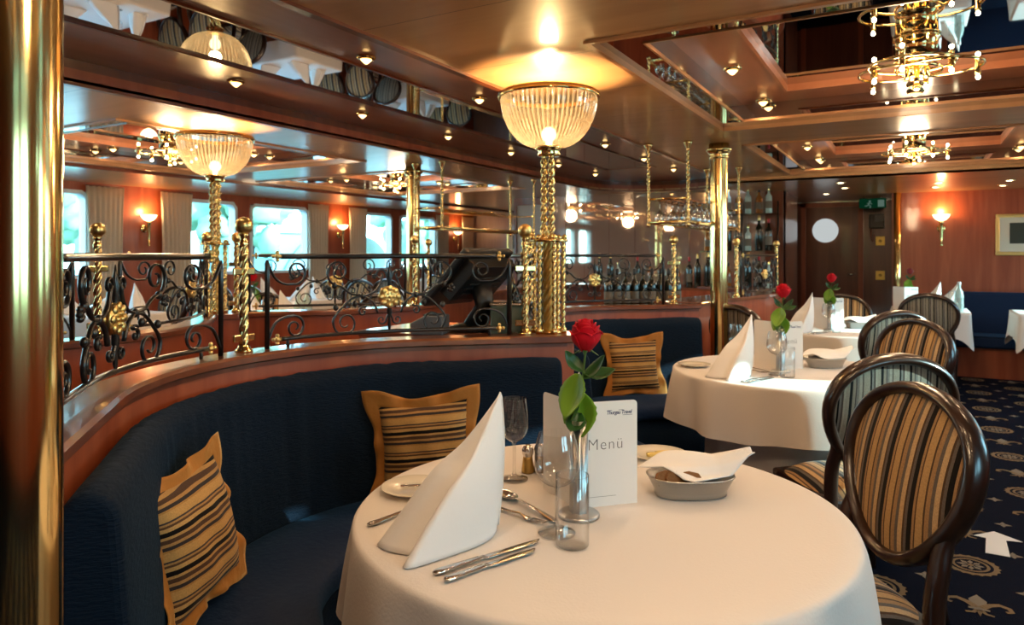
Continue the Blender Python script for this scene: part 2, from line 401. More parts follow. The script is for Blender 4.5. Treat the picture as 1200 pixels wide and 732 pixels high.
# carpet with its woven motifs
m = MB(); m.box(PW - .1, SW + .1, YB - .1, YF + .1, -.05, 0)
def shape(x, y, pts, mi, z=.0015, s=1., a=0.):
    m.add([(x + s * (p[0] * cos(a) - p[1] * sin(a)), y + s * (p[0] * sin(a) + p[1] * cos(a)), z) for p in pts], [tuple(range(len(pts)))], mi)
def ring(x, y, r0, r1, mi, z=.0015, n=28, wob=0, wn=12):
    vs = []
    for i in range(n):
        a = 2 * pi * i / n; k = 1 + wob * cos(wn * a)
        vs += [(x + r0 * cos(a), y + r0 * sin(a), z), (x + r1 * k * cos(a), y + r1 * k * sin(a), z)]
    m.add(vs, [(2 * i, 2 * i + 1, (2 * i + 3) % (2 * n), (2 * i + 2) % (2 * n)) for i in range(n)], mi)
def band(pts, w0, mi, x, y, z=.0015):
    L_ = []; R_ = []
    for i, p in enumerate(pts):
        a = pts[max(i - 1, 0)]; b = pts[min(i + 1, len(pts) - 1)]; d = Vector((b[0] - a[0], b[1] - a[1])).normalized(); wd = w0 * (1 - .55 * i / len(pts))
        L_.append((x + p[0] - d.y * wd, y + p[1] + d.x * wd, z)); R_.append((x + p[0] + d.y * wd, y + p[1] - d.x * wd, z))
    n = len(pts); m.add(L_ + R_, [(i, i + 1, n + i + 1, n + i) for i in range(n - 1)], mi)
def medallion(x, y):
    ring(x, y, .082, .104, 1, wob=.05, wn=20, n=60); ring(x, y, .058, .070, 1, n=24)
    for k in range(8):
        a = k * pi / 4; shape(x, y, [(.012, 0), (.032, .011), (.052, 0), (.032, -.011)], 2, a=a)
    ring(x, y, .0, .012, 1, n=10)
def fleur(x, y):
    shape(x, y, [(0, .105), (.030, .055), (.026, .02), (.010, -.02), (-.010, -.02), (-.026, .02), (-.030, .055)], 2)
    for s_ in (-1, 1):
        band([(s_ * .008, -.012), (s_ * .035, .025), (s_ * .068, .045), (s_ * .098, .030), (s_ * .104, .004), (s_ * .085, -.006)], .014, 1, x, y, .002)
        band([(s_ * .006, -.03), (s_ * .02, -.055), (s_ * .045, -.062)], .009, 1, x, y)
    shape(x, y, [(-.034, -.016), (.034, -.016), (.034, -.03), (-.034, -.03)], 2, .0022)
    shape(x, y, [(-.012, -.03), (.012, -.03), (0, -.085)], 1)
def crossm(x, y):
    for k in range(4): shape(x, y, [(0, 0), (.012, .014), (0, .038), (-.012, .014)], 2, a=k * pi / 2)
for (xa, xb, ya, yb) in ((-1.15, 1.9, -.6, 8.9), (-6.4, -3.9, -.2, 9.2)):
    i0 = math.ceil((xa - .22) / .34)
    for i in range(i0, int((xb - .22) / .34) + 1):
        x = .22 + .34 * i
        for j in range(int((ya - 3.55) / .405) - 1, int((yb - 3.55) / .405) + 1):
            y = 3.55 + .405 * j
            (medallion if (i + j) % 2 == 0 else fleur)(x, y)
            crossm(x + .17, y + .2)
struct('floor', m, ['carpet', 'carpet_gold', 'carpet_pale'])

# window walls (both sides alike): piers, band under and over the openings
SCY = [4.95 + 3.18 * k for k in range(-2, 3)]
WIN = []
for s_ in SCY: WIN += [(s_ + .45, s_ + 1.27), (s_ + 1.50, s_ + 2.53)]
WIN = [q for q in WIN if q[0] > YB + .1 and q[1] < YF]
Z0, Z1 = 1.07, 2.0
def winwall(nm, X, sg):
    m = MB(); x0, x1 = sorted((X, X + sg * .12))
    m.box(x0, x1, YB, YF, 0, Z0); m.box(x0, x1, YB, YF, Z1, 2.2)
    y = YB
    for a, b in WIN: m.box(x0, x1, y, a, Z0, Z1); y = b
    m.box(x0, x1, y, YF, Z0, Z1)
    struct(nm, m, 'mahog')
winwall('wall_left', PW, -1); winwall('wall_right', SW, 1)
def rrect(y0, y1, z0, z1, r, n=6):
    out = []
    for cy_, cz_, a0 in ((y1 - r, z1 - r, 0), (y0 + r, z1 - r, 90), (y0 + r, z0 + r, 180), (y1 - r, z0 + r, 270)):
        for k in range(n + 1): a = rad(a0 + 90 * k / n); out.append((cy_ + r * cos(a), cz_ + r * sin(a)))
    return out
wi = 0
for X, sg in ((PW, -1), (SW, 1)):
    for a, b in WIN:
        wi += 1
        m = MB(); pin = rrect(a + .03, b - .03, Z0 + .03, Z1 - .03, .07); n = len(pin)
        pout = []
        for (y, z) in pin:                      # outer edge of the frame: a plain rectangle round the rounded opening
            pout.append((a - .01 if y < (a + b) / 2 else b + .01, z) if abs(y - (a + b) / 2) / (b - a) > abs(z - (Z0 + Z1) / 2) / (Z1 - Z0) else (y, Z0 - .01 if z < (Z0 + Z1) / 2 else Z1 + .01))
        for xx in (X - sg * .025, X + sg * .10):
            m.add([(xx, y, z) for y, z in pin] + [(xx, y, z) for y, z in pout], [(k, (k + 1) % n, n + (k + 1) % n, n + k) for k in range(n)])
        m.add([(X - sg * .025, y, z) for y, z in pin] + [(X + sg * .10, y, z) for y, z in pin], [(k, (k + 1) % n, n + (k + 1) % n, n + k) for k in range(n)])
        m.add([(X - sg * .025, y, z) for y, z in pout] + [(X, y, z) for y, z in pout], [(k, (k + 1) % n, n + (k + 1) % n, n + k) for k in range(n)])
        fr = struct('window_%d' % wi, m, 'white')
        m = MB(); m.add([(X + sg * .05, y, z) for y, z in pin], [tuple(range(n))]); m.build('pane', 'pane', fr)
        l = light('window_portal', 'AREA', (X + sg * .11, (a + b) / 2, (Z0 + Z1) / 2), 1, (1, 1, 1), rot=(0, sg * pi / 2, 0))
        l.data.shape = 'RECTANGLE'; l.data.size = Z1 - Z0; l.data.size_y = b - a
        l.data.cycles.is_portal = True

# end walls
m = MB(); m.box(-.12, SW, YE, YE + .1, 0, 2.2); m.box(-.20, -.12, YE, 10.6, 0, 2.2)
struct('wall_back', m, 'mahog')
m = MB(); m.box(-1.47, -1.27, 8.5, 9.62, 0, 2.2); m.box(-1.55, -1.47, 8.7, 10.6, 0, 2.2)
m.box(-1.55, -.12, 10.6, 10.7, 0, 2.2)
struct('wall_corridor', m, 'mahog_dark')
m = MB(); m.box(PW, SW, YB - .1, YB, 0, 2.2); struct('wall_front', m, 'mahog')
m = MB(); m.box(PW, -4.2, YF, YF + .1, 0, 2.2); m.box(-4.3, -4.2, 8.6, YF, 0, 2.2)
struct('wall_port_end', m, wood('lilac_panel', (.30, .24, .26), (.36, .29, .31), .4, .3))
# wall of bronze mirror panels behind the bar
m = MB(); m.box(-4.2, -1.27, 8.52, 8.66, 0, 2.2, 0)
x = -4.1
while x < -1.35:
    m.box(x, min(x + .346, -1.275), 8.505, 8.52, .95, 2.2, 1); x += .35
m.box(-4.2, -4.02, 8.49, 8.51, 0, 2.12, 2)
struct('wall_bar', m, ['mahog_dark', 'mirror_bronze', 'mahog_dark'])
# door at the end of the corridor
m = MB(); m.box(-1.28, -.62, 10.55, 10.6, 0, 1.97)
d = struct('door_1', m, 'mahog_dark')
px = wp(967, 270, 9.65)
m = MB(); m.lathe([(0, .0), (.15, .0), (.165, .012), (.165, -.01)], 32); m.xf(Matrix.Translation((px[0], 10.54, px[2])) @ Matrix.Rotation(pi / 2, 4, 'X')); m.build('porthole', 'porthole', d)
m = MB(); m.tube([(-.66, 10.53, 1.05), (-.66, 10.49, 1.05), (-.75, 10.49, 1.05)], .011); m.build('door_handle', 'steel', d)
m = MB(); m.box(-1.34, -1.28, 10.53, 10.6, 0, 2.03); m.box(-.62, -.56, 10.53, 10.6, 0, 2.03); m.box(-1.34, -.56, 10.53, 10.6, 1.97, 2.03); struct('trim_1', m, 'mahog')
m = MB(); m.box(-1.47, -.2, 10.57, 10.6, 2.035, 2.05); struct('trim_2', m, 'steel')

# main ceiling, with the openings for coffers and for the recess over the middle
CF = [.64, 3.42, 6.2]; HW = 1.05; CXS = .02
EDGE = -1.69
m = MB(); z0, z1 = CZ, CZ + .02
def ceil_side(f):
    def bx(a, b, y0, y1): m.box(min(f(a), f(b)), max(f(a), f(b)), y0, y1, z0, z1)
    bx(EDGE, CXS - HW, YB, YF if f(0) < -3 else 7.36); bx(CXS + HW, SW, YB, YF if f(0) < -3 else 7.36)
    y = YB
    for c in CF: bx(CXS - HW, CXS + HW, y, c - HW); y = c + HW
    bx(CXS - HW, CXS + HW, y, YF if f(0) < -3 else 7.36)
ceil_side(lambda x: x); ceil_side(mir)
RC, RR = (AX, 7.5), .81
for sg in (1, -1):
    arcp = [(RC[0] + sg * RR * cos(a), RC[1] + RR * sin(a)) for a in [pi / 2 * k / 12 for k in range(13)]]
    m.prism(arcp + [(RC[0], 8.8), (RC[0] + sg * RR, 8.8)], z0, z1)
m.box(-1.69, SW, 7.36, 10.75, 2.05, 2.07); m.box(-1.69, SW, 7.36, 7.38, 2.05, 2.12)
struct('ceiling', m, 'ceil')
# light wells over the tables
def coffer(cx, c):
    m = MB(); i1 = HW - .16; i2 = .61
    def fr(o, i, za, zb, mi):                   # square frame between half-widths o and i
        m.box(cx - o, cx - i, c - o, c + o, za, zb, mi); m.box(cx + i, cx + o, c - o, c + o, za, zb, mi)
        m.box(cx - i, cx + i, c - o, c - i, za, zb, mi); m.box(cx - i, cx + i, c + i, c + o, za, zb, mi)
    fr(HW + .014, HW - .008, 2.090, 2.125, 0)
    fr(HW - .008, i1, 2.115, 2.125, 1)
    fr(i1 + .006, i1 - .003, 2.110, 2.125, 0)
    fr(i1 + .005, i1 - .003, 2.125, 2.21, 1)
    fr(i1, i2, 2.21, 2.225, 2)
    fr(i2 + .008, i2 - .008, 2.202, 2.24, 3)
    m.box(cx - i2, cx + i2, c - i2, c + i2, 2.238, 2.25, 4)
    struct('ceiling_coffer', m, ['trimw', 'mirror_dark', 'coffer', 'pinkw', 'mirror_dark'])
for c in CF:
    coffer(CXS, c); coffer(mir(CXS), c)
# recess along the middle: boards, mirror strip, curved fascia
m = MB()
zr = 2.21
m.box(-2.24, EDGE + .02, YB, 8.4, zr, zr + .015, 0); m.box(-3.33, -2.79, YB, 8.4, zr, zr + .015, 0)
m.box(-2.79, -2.24, YB, 6.9, zr + .002, zr + .012, 1); m.box(-2.79, -2.24, 6.9, 8.4, zr, zr + .015, 0)
path = [(EDGE, YB)] + [(RC[0] + RR * cos(a), RC[1] + RR * sin(a)) for a in [pi * k / 36 for k in range(37)]] + [(mir(EDGE), YB)]
def strip(off0, off1, za, zb, mi):
    vs = []; n = len(path)
    for i, p in enumerate(path):
        a = path[max(i - 1, 0)]; b = path[min(i + 1, n - 1)]; d = Vector((b[0] - a[0], b[1] - a[1])).normalized(); nx, ny = d.y, -d.x
        for o, z in ((off0, za), (off1, za), (off1, zb), (off0, zb)): vs.append((p[0] + nx * o, p[1] + ny * o, z))
    m.add(vs, [(4 * i + k, 4 * i + (k + 1) % 4, 4 * i + 4 + (k + 1) % 4, 4 * i + 4 + k) for i in range(n - 1) for k in range(4)], mi)
strip(.0, .02, 2.10, 2.165, 3); strip(.012, .03, 2.165, 2.215, 2); strip(-.004, .03, 2.088, 2.104, 4)
for x in (-2.25, -2.78): m.box(x - .008, x + .008, YB, 6.9, 2.2, 2.212, 2)
struct('ceiling_recess', m, ['band', 'mirror', 'mahog_dark', 'mahog', 'cap'])
# dark lip where the window bays begin
for nm, X0, X1 in (('trim_3', -6.27, -6.23), ('trim_4', 1.23, 1.27)):
    m = MB(); m.box(X0, X1, YB, YF if X0 < 0 else 7.36, 2.07, 2.102); struct(nm, m, 'mahog_dark')
# brass edge strip beside the corridor
m = MB(); m.tube([(-.14, YE - .045, 0.0), (-.14, YE - .045, 2.05)], .04, 14); struct('trim_5', m, 'brass')

# flush lights in the end zone
for k, (px_, py_) in enumerate(((985, 214), (990, 220), (968, 227), (1100, 214), (1096, 219), (1183, 211), (1175, 217))):
    p = atz(px_, py_, 2.05)
    t = thing('flush_downlight', '%s flush ceiling light counted from the corridor door in the far low ceiling' % ORD[k], 'ceiling light', (p[0], p[1], 2.05), 0, 'flush lights in the far ceiling')
    m = MB(); m.lathe([(.05, .001), (.052, -.004), (.036, -.006), (.034, .001)], 20); m.build('ring', 'brass', t)
    m = MB(); m.lathe([(.035, .0), (.03, -.004), (0, -.005)], 16); m.build('lens', 'flush', t)

# low sun from the starboard side
s_ = light('sun', 'SUN', (8, 2, 6), SUN, (1, .95, .86)); s_.data.angle = rad(.6)
s_.rotation_euler = Vector((-1, -.26, -.327)).to_track_quat('-Z', 'Y').to_euler()
# outside
m = MB(); m.box(-60, -8.4, -40, 60, -1.2, -1.0); m.box(3.4, 60, -40, 60, -1.2, -1.0); struct('river_water', m, 'water')
for nm, sg in (('river_bank', 1), ('river_bank', -1)):
    m = MB()
    m.grid(lambda u, v: (AX - sg * (20 + 22 * v), -30 + 80 * u, -1.1 + 1.5 * v ** .6 + .3 * sin(9 * u * 3 + v * 4) * v), 30, 8); struct(nm, m, 'bank')
def tree(x, y, h, label, seed):
    random.seed(seed); t = thing('riverside_tree', label, 'tree', (x, y, -.25), 0, 'trees on the river bank')
    m = MB(); m.tube([(0, 0, 0), (.1, .05, h * .35), (0, .1, h * .6)], [.2, .16, .08], 8); m.build('trunk', 'bark', t)
    m = MB()
    for _ in range(26):
        a = random.random() * 2 * pi; zz = random.uniform(.3, 1.); rr = h * .34 * sin(min(pi, (zz - .2) * pi / .9)) + .2
        m.ball((rr * cos(a) * random.uniform(.3, 1), rr * sin(a) * random.uniform(.3, 1), h * zz), h * random.uniform(.09, .16), 9)
    ob = m.build('crown', 'tree', t)
    tx = bpy.data.textures.new('leafy', 'CLOUDS'); tx.noise_scale = .5
    ob.modifiers.new('sub', 'SUBSURF').render_levels = 1; dm = ob.modifiers.new('leafy', 'DISPLACE'); dm.texture = tx; dm.strength = .8; dm.mid_level = .5; dm.texture_coords = 'GLOBAL'
for k, (y, h, lb) in enumerate(((3, 5.2, 'leafy riverside tree seen through the port window beside the tall brass column'), (14.2, 5.4, 'tall riverside tree beyond the port window behind the far glowing bowl lamp'), (28, 5.5, 'rounded riverside tree between two port windows beyond the pavilion'), (9, 5.4, 'full riverside tree outside the first port window'))):
    tree(-25 + (k % 2) * 3, y + 4, h, lb, 5 + k)
t = thing('riverside_pavilion', 'teal riverside pavilion with a pale rounded canopy outside the port window', 'building', (-27, 24, -.2))
m = MB(); m.box(-2.5, 2.5, -2.4, 2.6, 0, 2.5); m.build('hall', 'teal', t)
m = MB(); m.grid(lambda u, v: (2.6 + 3 * v, -2 + 4.4 * u, .2 + 2.1 * sin(pi * u) ** .7), 24, 4); m.build('canopy', 'tent', t, solid=.06)
m = MB(); m.prism([(-2.7, 2.5), (2.7, 2.5), (0, 3.5)], -2.6, 2.7); m.xf(Matrix(((1, 0, 0, 0), (0, 0, 1, 0), (0, 1, 0, 0), (0, 0, 0, 1)))); m.build('roof', 'tent', t)
random.seed(11)
# ------------------------------------------------------------------ booths: low partitions, seats
P0 = rad(48); WL = .55
BOOTH = {'A': (-1.08, 1.68, 1), 'B': (-1.08, 3.83, 1), 'a': (mir(-1.08), 1.68, -1), 'b': (mir(-1.08), 3.83, -1)}
def onpath(k, ph, t, r):
    cx, cy_, sg = BOOTH[k]
    x = -r * cos(ph); y = r * sin(ph)
    if t: d = 1 if ph > 0 else -1; x += t * d * sin(ph); y += t * d * cos(ph)
    return (cx + sg * x, cy_ + y)
def along(k, u, off=0.):
    """point u metres along the middle of the partition from its apex"""
    half = .97 * P0; a = abs(u); sgn = 1 if u >= 0 else -1
    if a <= half: return onpath(k, sgn * a / .97, 0, .97 + off)
    return onpath(k, sgn * P0, a - half, .97 + off)
def stations(w0, w1, n=30):
    out = [(-P0, w0 * (1 - i / 4)) for i in range(4)] if w0 > 0 else []
    out += [(-P0 + 2 * P0 * i / n, 0) for i in range(n + 1)]
    if w1 > 0: out += [(P0, w1 * (i + 1) / 4) for i in range(4)]
    return out
def sweep(m, k, prof, st, mi=0, smooth=True):
    n = len(prof); b = len(m.v)
    vs = [(*onpath(k, ph, t, r), z) for ph, t in st for r, z in prof]
    fs = [(i * n + j, i * n + (j + 1) % n, (i + 1) * n + (j + 1) % n, (i + 1) * n + j) for i in range(len(st) - 1) for j in range(n)]
    m.add(vs, fs, mi, smooth); e = b + (len(st) - 1) * n
    m.f += [tuple(b + j for j in range(n))[::-1], tuple(e + j for j in range(n))]; m.m += [mi, mi]; m.sm += [False, False]
CAPZ = .975
CAPP = [(.893, .948), (.893, .966), (.902, .975), (1.018, .975), (1.027, .966), (1.027, .948), (1.01, .940), (.915, .940)]
def partition(keys, label):
    sg = BOOTH[keys[0]][2]
    t = thing('booth_partition', label, 'partition', (BOOTH[keys[0]][0] - sg * .97, 2.75, 0))
    for k in keys:
        m = MB(); sweep(m, k, [(.92, 0), (.92, .945), (1.00, .945), (1.00, 0)], stations(WL, WL)); m.build('panel', 'mahog', t, world=True, sharp=30)
        m = MB(); sweep(m, k, CAPP, stations(WL + .01, WL + .01)); m.build('cap', 'cap', t, world=True, sharp=25)
        m = MB(); sweep(m, k, [(.914, .925), (.914, .94), (.926, .94), (.926, .925)], stations(WL, WL)); m.build('moulding', 'mahog_dark', t, world=True, sharp=30)
    f = (lambda x: x) if sg > 0 else mir
    m = MB(); m.prism([(f(x), y) for x, y in ((-1.266, 2.752), (-1.266, 2.758), (-1.46, 2.93), (-1.60, 2.755), (-1.46, 2.58))], 0, .944, 0)
    m.build('end_post', 'mahog', t, world=True)
    m = MB(); m.prism([(f(x), y) for x, y in ((-1.240, 2.735), (-1.240, 2.775), (-1.46, 2.97), (-1.62, 2.755), (-1.46, 2.54))], .941, .9755, 0)
    m.build('end_cap', 'cap', t, world=True, bevel=.006)
    return t
partition(['A', 'B'], 'curved red-brown wooden partition with lacquered cap behind the two navy booths')
partition(['a', 'b'], 'curved red-brown wooden partition across the service aisle below the port windows')

SEATZ = .405
def banquette(k, w0, w1, label):
    cx, cy_, sg = BOOTH[k]
    t = thing('booth_bench', label, 'bench', (cx - sg * .7, cy_, 0))
    pr = []
    for a in range(0, 181, 15): pr.append((.856 - .052 * cos(rad(a)), .835 + .055 * sin(rad(a))))
    pr += [(.908, .30), (.765, .30), (.772, .45), (.788, .62)]
    m = MB()
    st = stations(w0, w1, 60)
    n = len(pr); vs = []
    random.seed(3)
    rip = [random.uniform(-1, 1) for _ in st]
    for i, (ph, tt) in enumerate(st):
        for j, (r, z) in enumerate(pr):
            dr = .004 * rip[i] * (1 if r < .86 else 0)
            vs.append((*onpath(k, ph, tt, r + dr), z + (.003 * rip[i] if z > .8 else 0)))
    fs = [(i * n + j, i * n + (j + 1) % n, (i + 1) * n + (j + 1) % n, (i + 1) * n + j) for i in range(len(st) - 1) for j in range(n)]
    m.add(vs, fs, 0, True); e = (len(st) - 1) * n
    m.f += [tuple(range(n))[::-1], tuple(e + j for j in range(n))]; m.m += [0, 0]; m.sm += [False, False]
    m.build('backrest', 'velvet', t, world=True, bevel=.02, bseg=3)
    m = MB(); sp_ = [(.45, .30), (.425, .32), (.42, .36), (.43, .392), (.46, SEATZ), (.60, SEATZ + .012), (.765, SEATZ), (.79, .30)]
    sweep(m, k, sp_, stations(min(w0, .42), min(w1, .42), 40)); m.build('seat', 'velvet_plain_lit', t, world=True, bevel=.012)
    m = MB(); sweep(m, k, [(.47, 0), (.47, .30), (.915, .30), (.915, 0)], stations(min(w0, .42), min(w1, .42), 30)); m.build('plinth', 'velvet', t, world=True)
    return t
banquette('A', .50, .50, 'curved navy velvet booth bench around the nearest round table')
banquette('B', .50, .52, 'curved navy velvet booth bench behind the rose, beside the second round table')

# straight bench along the end wall
t = thing('wall_bench', 'long straight navy bench under the framed picture on the end wall', 'bench', (1.0, 9.2, 0))
m = MB(); m.box(.36, SW - .02, 9.33, 9.49, .40, .90); m.build('backrest', 'velvet_plain_lit', t, world=True, bevel=.03, bseg=3)
m = MB(); m.box(.36, SW - .02, 8.94, 9.34, .32, .45); m.build('seat', 'velvet_plain_lit', t, world=True, bevel=.03, bseg=3)
m = MB(); m.tube([(.36, 8.945, .44), (SW - .02, 8.945, .44)], .006); m.build('piping', 'velvet', t, world=True)
m = MB(); m.box(.36, SW - .02, 9.0, 9.49, 0, .32); m.build('plinth', 'mahog', t, world=True)

# bar front that swings out into the room, and its twin across the aisle
def barfront(f, label):
    pts = catmull([(f(x), y, 0) for x, y in ((-1.33, 5.03), (-1.29, 5.4), (-1.15, 6.1), (-1.04, 6.75), (-1.16, 7.35), (-1.55, 7.75), (-1.9, 7.9))], 8)
    t = thing('bar_counter', label, 'counter', (f(-1.3), 6.4, 0))
    def ribbon(m, a, b, z0, z1):
        n = len(pts); vs = []
        for i, p in enumerate(pts):
            q0 = pts[max(i - 1, 0)]; q1 = pts[min(i + 1, n - 1)]; d = (q1 - q0).normalized(); nx, ny = d.y, -d.x
            if f(0) < -3: nx, ny = -nx, -ny
            for o, z in ((a, z0), (b, z0), (b, z1), (a, z1)): vs.append((p.x + nx * o, p.y + ny * o, z))
        m.add(vs, [(4 * i + k, 4 * i + (k + 1) % 4, 4 * i + 4 + (k + 1) % 4, 4 * i + 4 + k) for i in range(n - 1) for k in range(4)])
        m.f += [(0, 1, 2, 3), tuple(4 * (n - 1) + k for k in range(4))]; m.m += [0, 0]; m.sm += [False] * 2
    m = MB(); ribbon(m, -.08, 0, 0, .945); m.build('front_panel', 'mahog', t, world=True)
    m = MB(); ribbon(m, -.34, .025, .945, .975); m.build('counter_top', 'cap', t, world=True, bevel=.006)
    return [(p.x, p.y) for p in pts]
BARP = barfront(lambda x: x, 'bulging red-brown bar front beside the brass column, near the porthole door')
BARQ = barfront(mir, 'red-brown bar front on the port side of the service aisle')

# ------------------------------------------------------------------ wrought iron railings
RAILZ = CAPZ
def spiral(cx, cz, r0, a0, turn, n=22, end=.22):
    return [(cx + r0 * (1 - (1 - end) * (i / n)) * cos(rad(a0 + turn * i / n)), cz + r0 * (1 - (1 - end) * (i / n)) * sin(rad(a0 + turn * i / n))) for i in range(n + 1)]
def railing(f, half, label, centre=0.):
    """f(u, off) -> (x, y); u runs over [-half, half]"""
    c = f(0, 0); t = thing('iron_railing', label, 'railing', (c[0], c[1], RAILZ), 0, 'black iron railings on the wooden caps')
    S = half / .55
    def P(u, z, off=0.): x, y = f(u * S, off); return (x, y, RAILZ + z)
    def nrm(u):
        a = Vector(f(u * S, 0)); b = Vector(f(u * S, .01)); d = (b - a).normalized(); return (d.x, d.y, 0)
    m = MB(); m.tube([P(-.47 + .94 * i / 24, .338) for i in range(25)], .0105, 8, flat=1.5, up=(0, 0, 1)); m.build('top_rail', 'iron', t, world=True)
    m = MB(); m.tube([P(-.47 + .94 * i / 24, .030) for i in range(25)], .008, 8, flat=1.2, up=(0, 0, 1))
    for u in (-.44, .44): m.tube([P(u, 0), P(u, .03)], .006)
    m.build('bottom_rail', 'iron', t, world=True)
    for u in (-.53, .53):
        m = MB(); p = P(u, 0); q = P(u + (.016 if u < 0 else -.016), 0)
        m.tube([P(u, 0), P(u, .30), P(u - .0 , .325)], [.011, .011, .006], 4, up=nrm(u)); m.build('upright', 'iron', t, world=True)
    m = MB()
    def bar(pts, r0=.0078, r1=None):
        q = catmull([(u, z, 0) for u, z in pts], 3); n = len(q)
        m.tube([P(v.x, v.y) for v in q], [r0 * (1 - .35 * i / n) for i in range(n)], 6, flat=.62, up=nrm(sum(v.x for v in q) / n))
    for s_ in (-1, 1):
        X = lambda L: [(s_ * u, z) for u, z in L]
        bar(X([(.05, .105), (.07, .15), (.115, .178), (.165, .186), (.205, .215)] + spiral(.222, .275, .052, -75, 520)))
        bar(X([(.03, .262), (.045, .215), (.075, .188), (.115, .178), (.165, .168), (.215, .125)] + spiral(.190, .072, .055, 20, -520)))
        bar(X([(.53, .318), (.50, .262), (.46, .236)] + spiral(.405, .278, .046, -80, -520)))
        bar(X([(.53, .02), (.50, .085), (.46, .108)] + spiral(.410, .070, .044, 80, 520)))
        bar(X([(.10, .14)] + spiral(.115, .115, .02, 120, -400, 12)))
        # fleur curls on the middle stem
        bar(X([(.0, .225), (.012, .258)] + spiral(.038, .262, .024, 165, -420, 14)), .0072)
        bar(X([(.0, .11), (.012, .085)] + spiral(.034, .078, .021, 165, 420, 14)), .0072)
        for (u, z) in ((.115, .178), (.238, .222), (.150, .148), (.232, .135)): m.ball(P(s_ * u, z), .011, 8, sq=(1, 1, 1.25))
        for a in range(5):                       # forged leaf by the loop
            m.ball(P(s_ * (.268 + .010 * cos(a * 1.26)), .205 + .012 * sin(a * 1.26)), .009, 6)
    q = [(0, .02, .001), (0, .05, .007), (0, .085, .005), (0, .105, .011), (0, .175, .008), (0, .235, .008), (0, .262, .012), (0, .29, .006), (0, .318, .001)]
    m.tube([P(0, z) for _, z, _ in q], [r for *_, r in q], 8)
    m.build('scrollwork', 'iron', t, world=True)
    m = MB()
    ctr = Vector(P(0, .172)); nx = Vector(nrm(0)); tx = Vector((0, 0, 1)).cross(nx)
    rot = Matrix((( tx.x, 0, nx.x, ctr.x), (tx.y, 0, nx.y, ctr.y), (0, 1, 0, ctr.z), (0, 0, 0, 1)))
    m.lathe([(0, -.014), (.02, -.014), (.040, -.009), (.045, 0), (.040, .009), (.02, .014), (0, .014)], 24)
    for zz in (-.014, .014):
        for k in range(8): a = k * pi / 4; m.ball((.034 * cos(a), .034 * sin(a), zz * .75), .0125, 10, sq=(1, 1, .5))
        for k in range(6): a = k * pi / 3; m.ball((.016 * cos(a), .016 * sin(a), zz), .0075, 8, sq=(1, 1, .7))
        m.ball((0, 0, zz * 1.2), .008, 8)
    m.xf(rot); m.build('rosette', 'gilt', t, world=True)
    for u, z in ((-.485, .338), (.485, .338), (-.485, .030), (.485, .030)):
        m = MB(); p = P(u, z); m.ball(p, .011, 8)
        for du, dz in ((-.018, 0), (.018, 0), (0, .014), (0, -.014)): m.ball(P(u + du, z + dz), .0075, 8)
        m.build('finial', 'gilt', t, world=True)
    return t
PN = [('A', -1, 'black iron railing with gilt rosette nearest the thick brass column, over the near booth'), ('A', 1, 'black iron railing with gilt rosette in front of the tilted till screen'),
      ('B', -1, 'black iron railing just behind the clustered brass lamp post'), ('B', 1, 'black iron railing with gilt rosette in front of the dark wine bottles'),
      ('a', -1, 'black iron railing on the port partition seen behind the nearest railing'), ('a', 1, 'black iron railing on the port partition next to the far bowl lamp post'),
      ('b', -1, 'black iron railing on the far port partition behind the twisted post with ball'), ('b', 1, 'black iron railing on the far port partition beside the till screen and brass column')]
for k, s_, lb in PN:
    mid = s_ * .61
    railing(lambda u, off, k=k, mid=mid: along(k, mid + u, off), .53, lb)
def onbar(pts):
    L = [0.]
    for a, b in zip(pts[:-1], pts[1:]): L.append(L[-1] + sqrt((a[0] - b[0]) ** 2 + (a[1] - b[1]) ** 2))
    def f(s, off=0.):
        s = min(max(s, 0), L[-1] - 1e-6)
        for i in range(len(L) - 1):
            if L[i + 1] >= s:
                k = (s - L[i]) / (L[i + 1] - L[i]); a, b = pts[i], pts[i + 1]; d = Vector((b[0] - a[0], b[1] - a[1])).normalized()
                return (a[0] + (b[0] - a[0]) * k - d.y * (.05 + off), a[1] + (b[1] - a[1]) * k + d.x * (.05 + off))
    return f
fb = onbar(BARP)
railing(lambda u, off: fb(1.45 + u, off), .52, 'black iron railing on the bulging bar front, left of the porthole door')

# brass newel posts with ball tops
def post(x, y, label, first=[None]):
    if first[0]: return dup(first[0], (x, y, RAILZ), None, label)
    t = thing('brass_post', label, 'post', (x, y, RAILZ), 0, 'twisted brass posts with ball tops'); first[0] = t
    m = MB(); m.lathe([(0, 0), (.030, 0), (.030, .008), (.022, .014), (.018, .026)], 18); m.build('base', 'brass', t)
    m = MB(); m.twist((0, 0, .02), .36, .0175, 3, 2.4, 18, amp=.5, per=24); m.build('shaft', 'brass_soft', t)
    m = MB(); m.lathe([(.016, .375), (.018, .385), (.013, .395), (.012, .408), (.019, .414), (.012, .42)], 16); m.build('collar', 'brass', t)
    m = MB(); m.ball((0, 0, .447), .031, 18); m.build('ball', 'gilt', t)
    for z in (.05, .285):
        m = MB(); m.box(-.045, .045, -.006, .006, z - .013, z + .013); m.build('clamp', 'brass', t, bevel=.004)
    return t
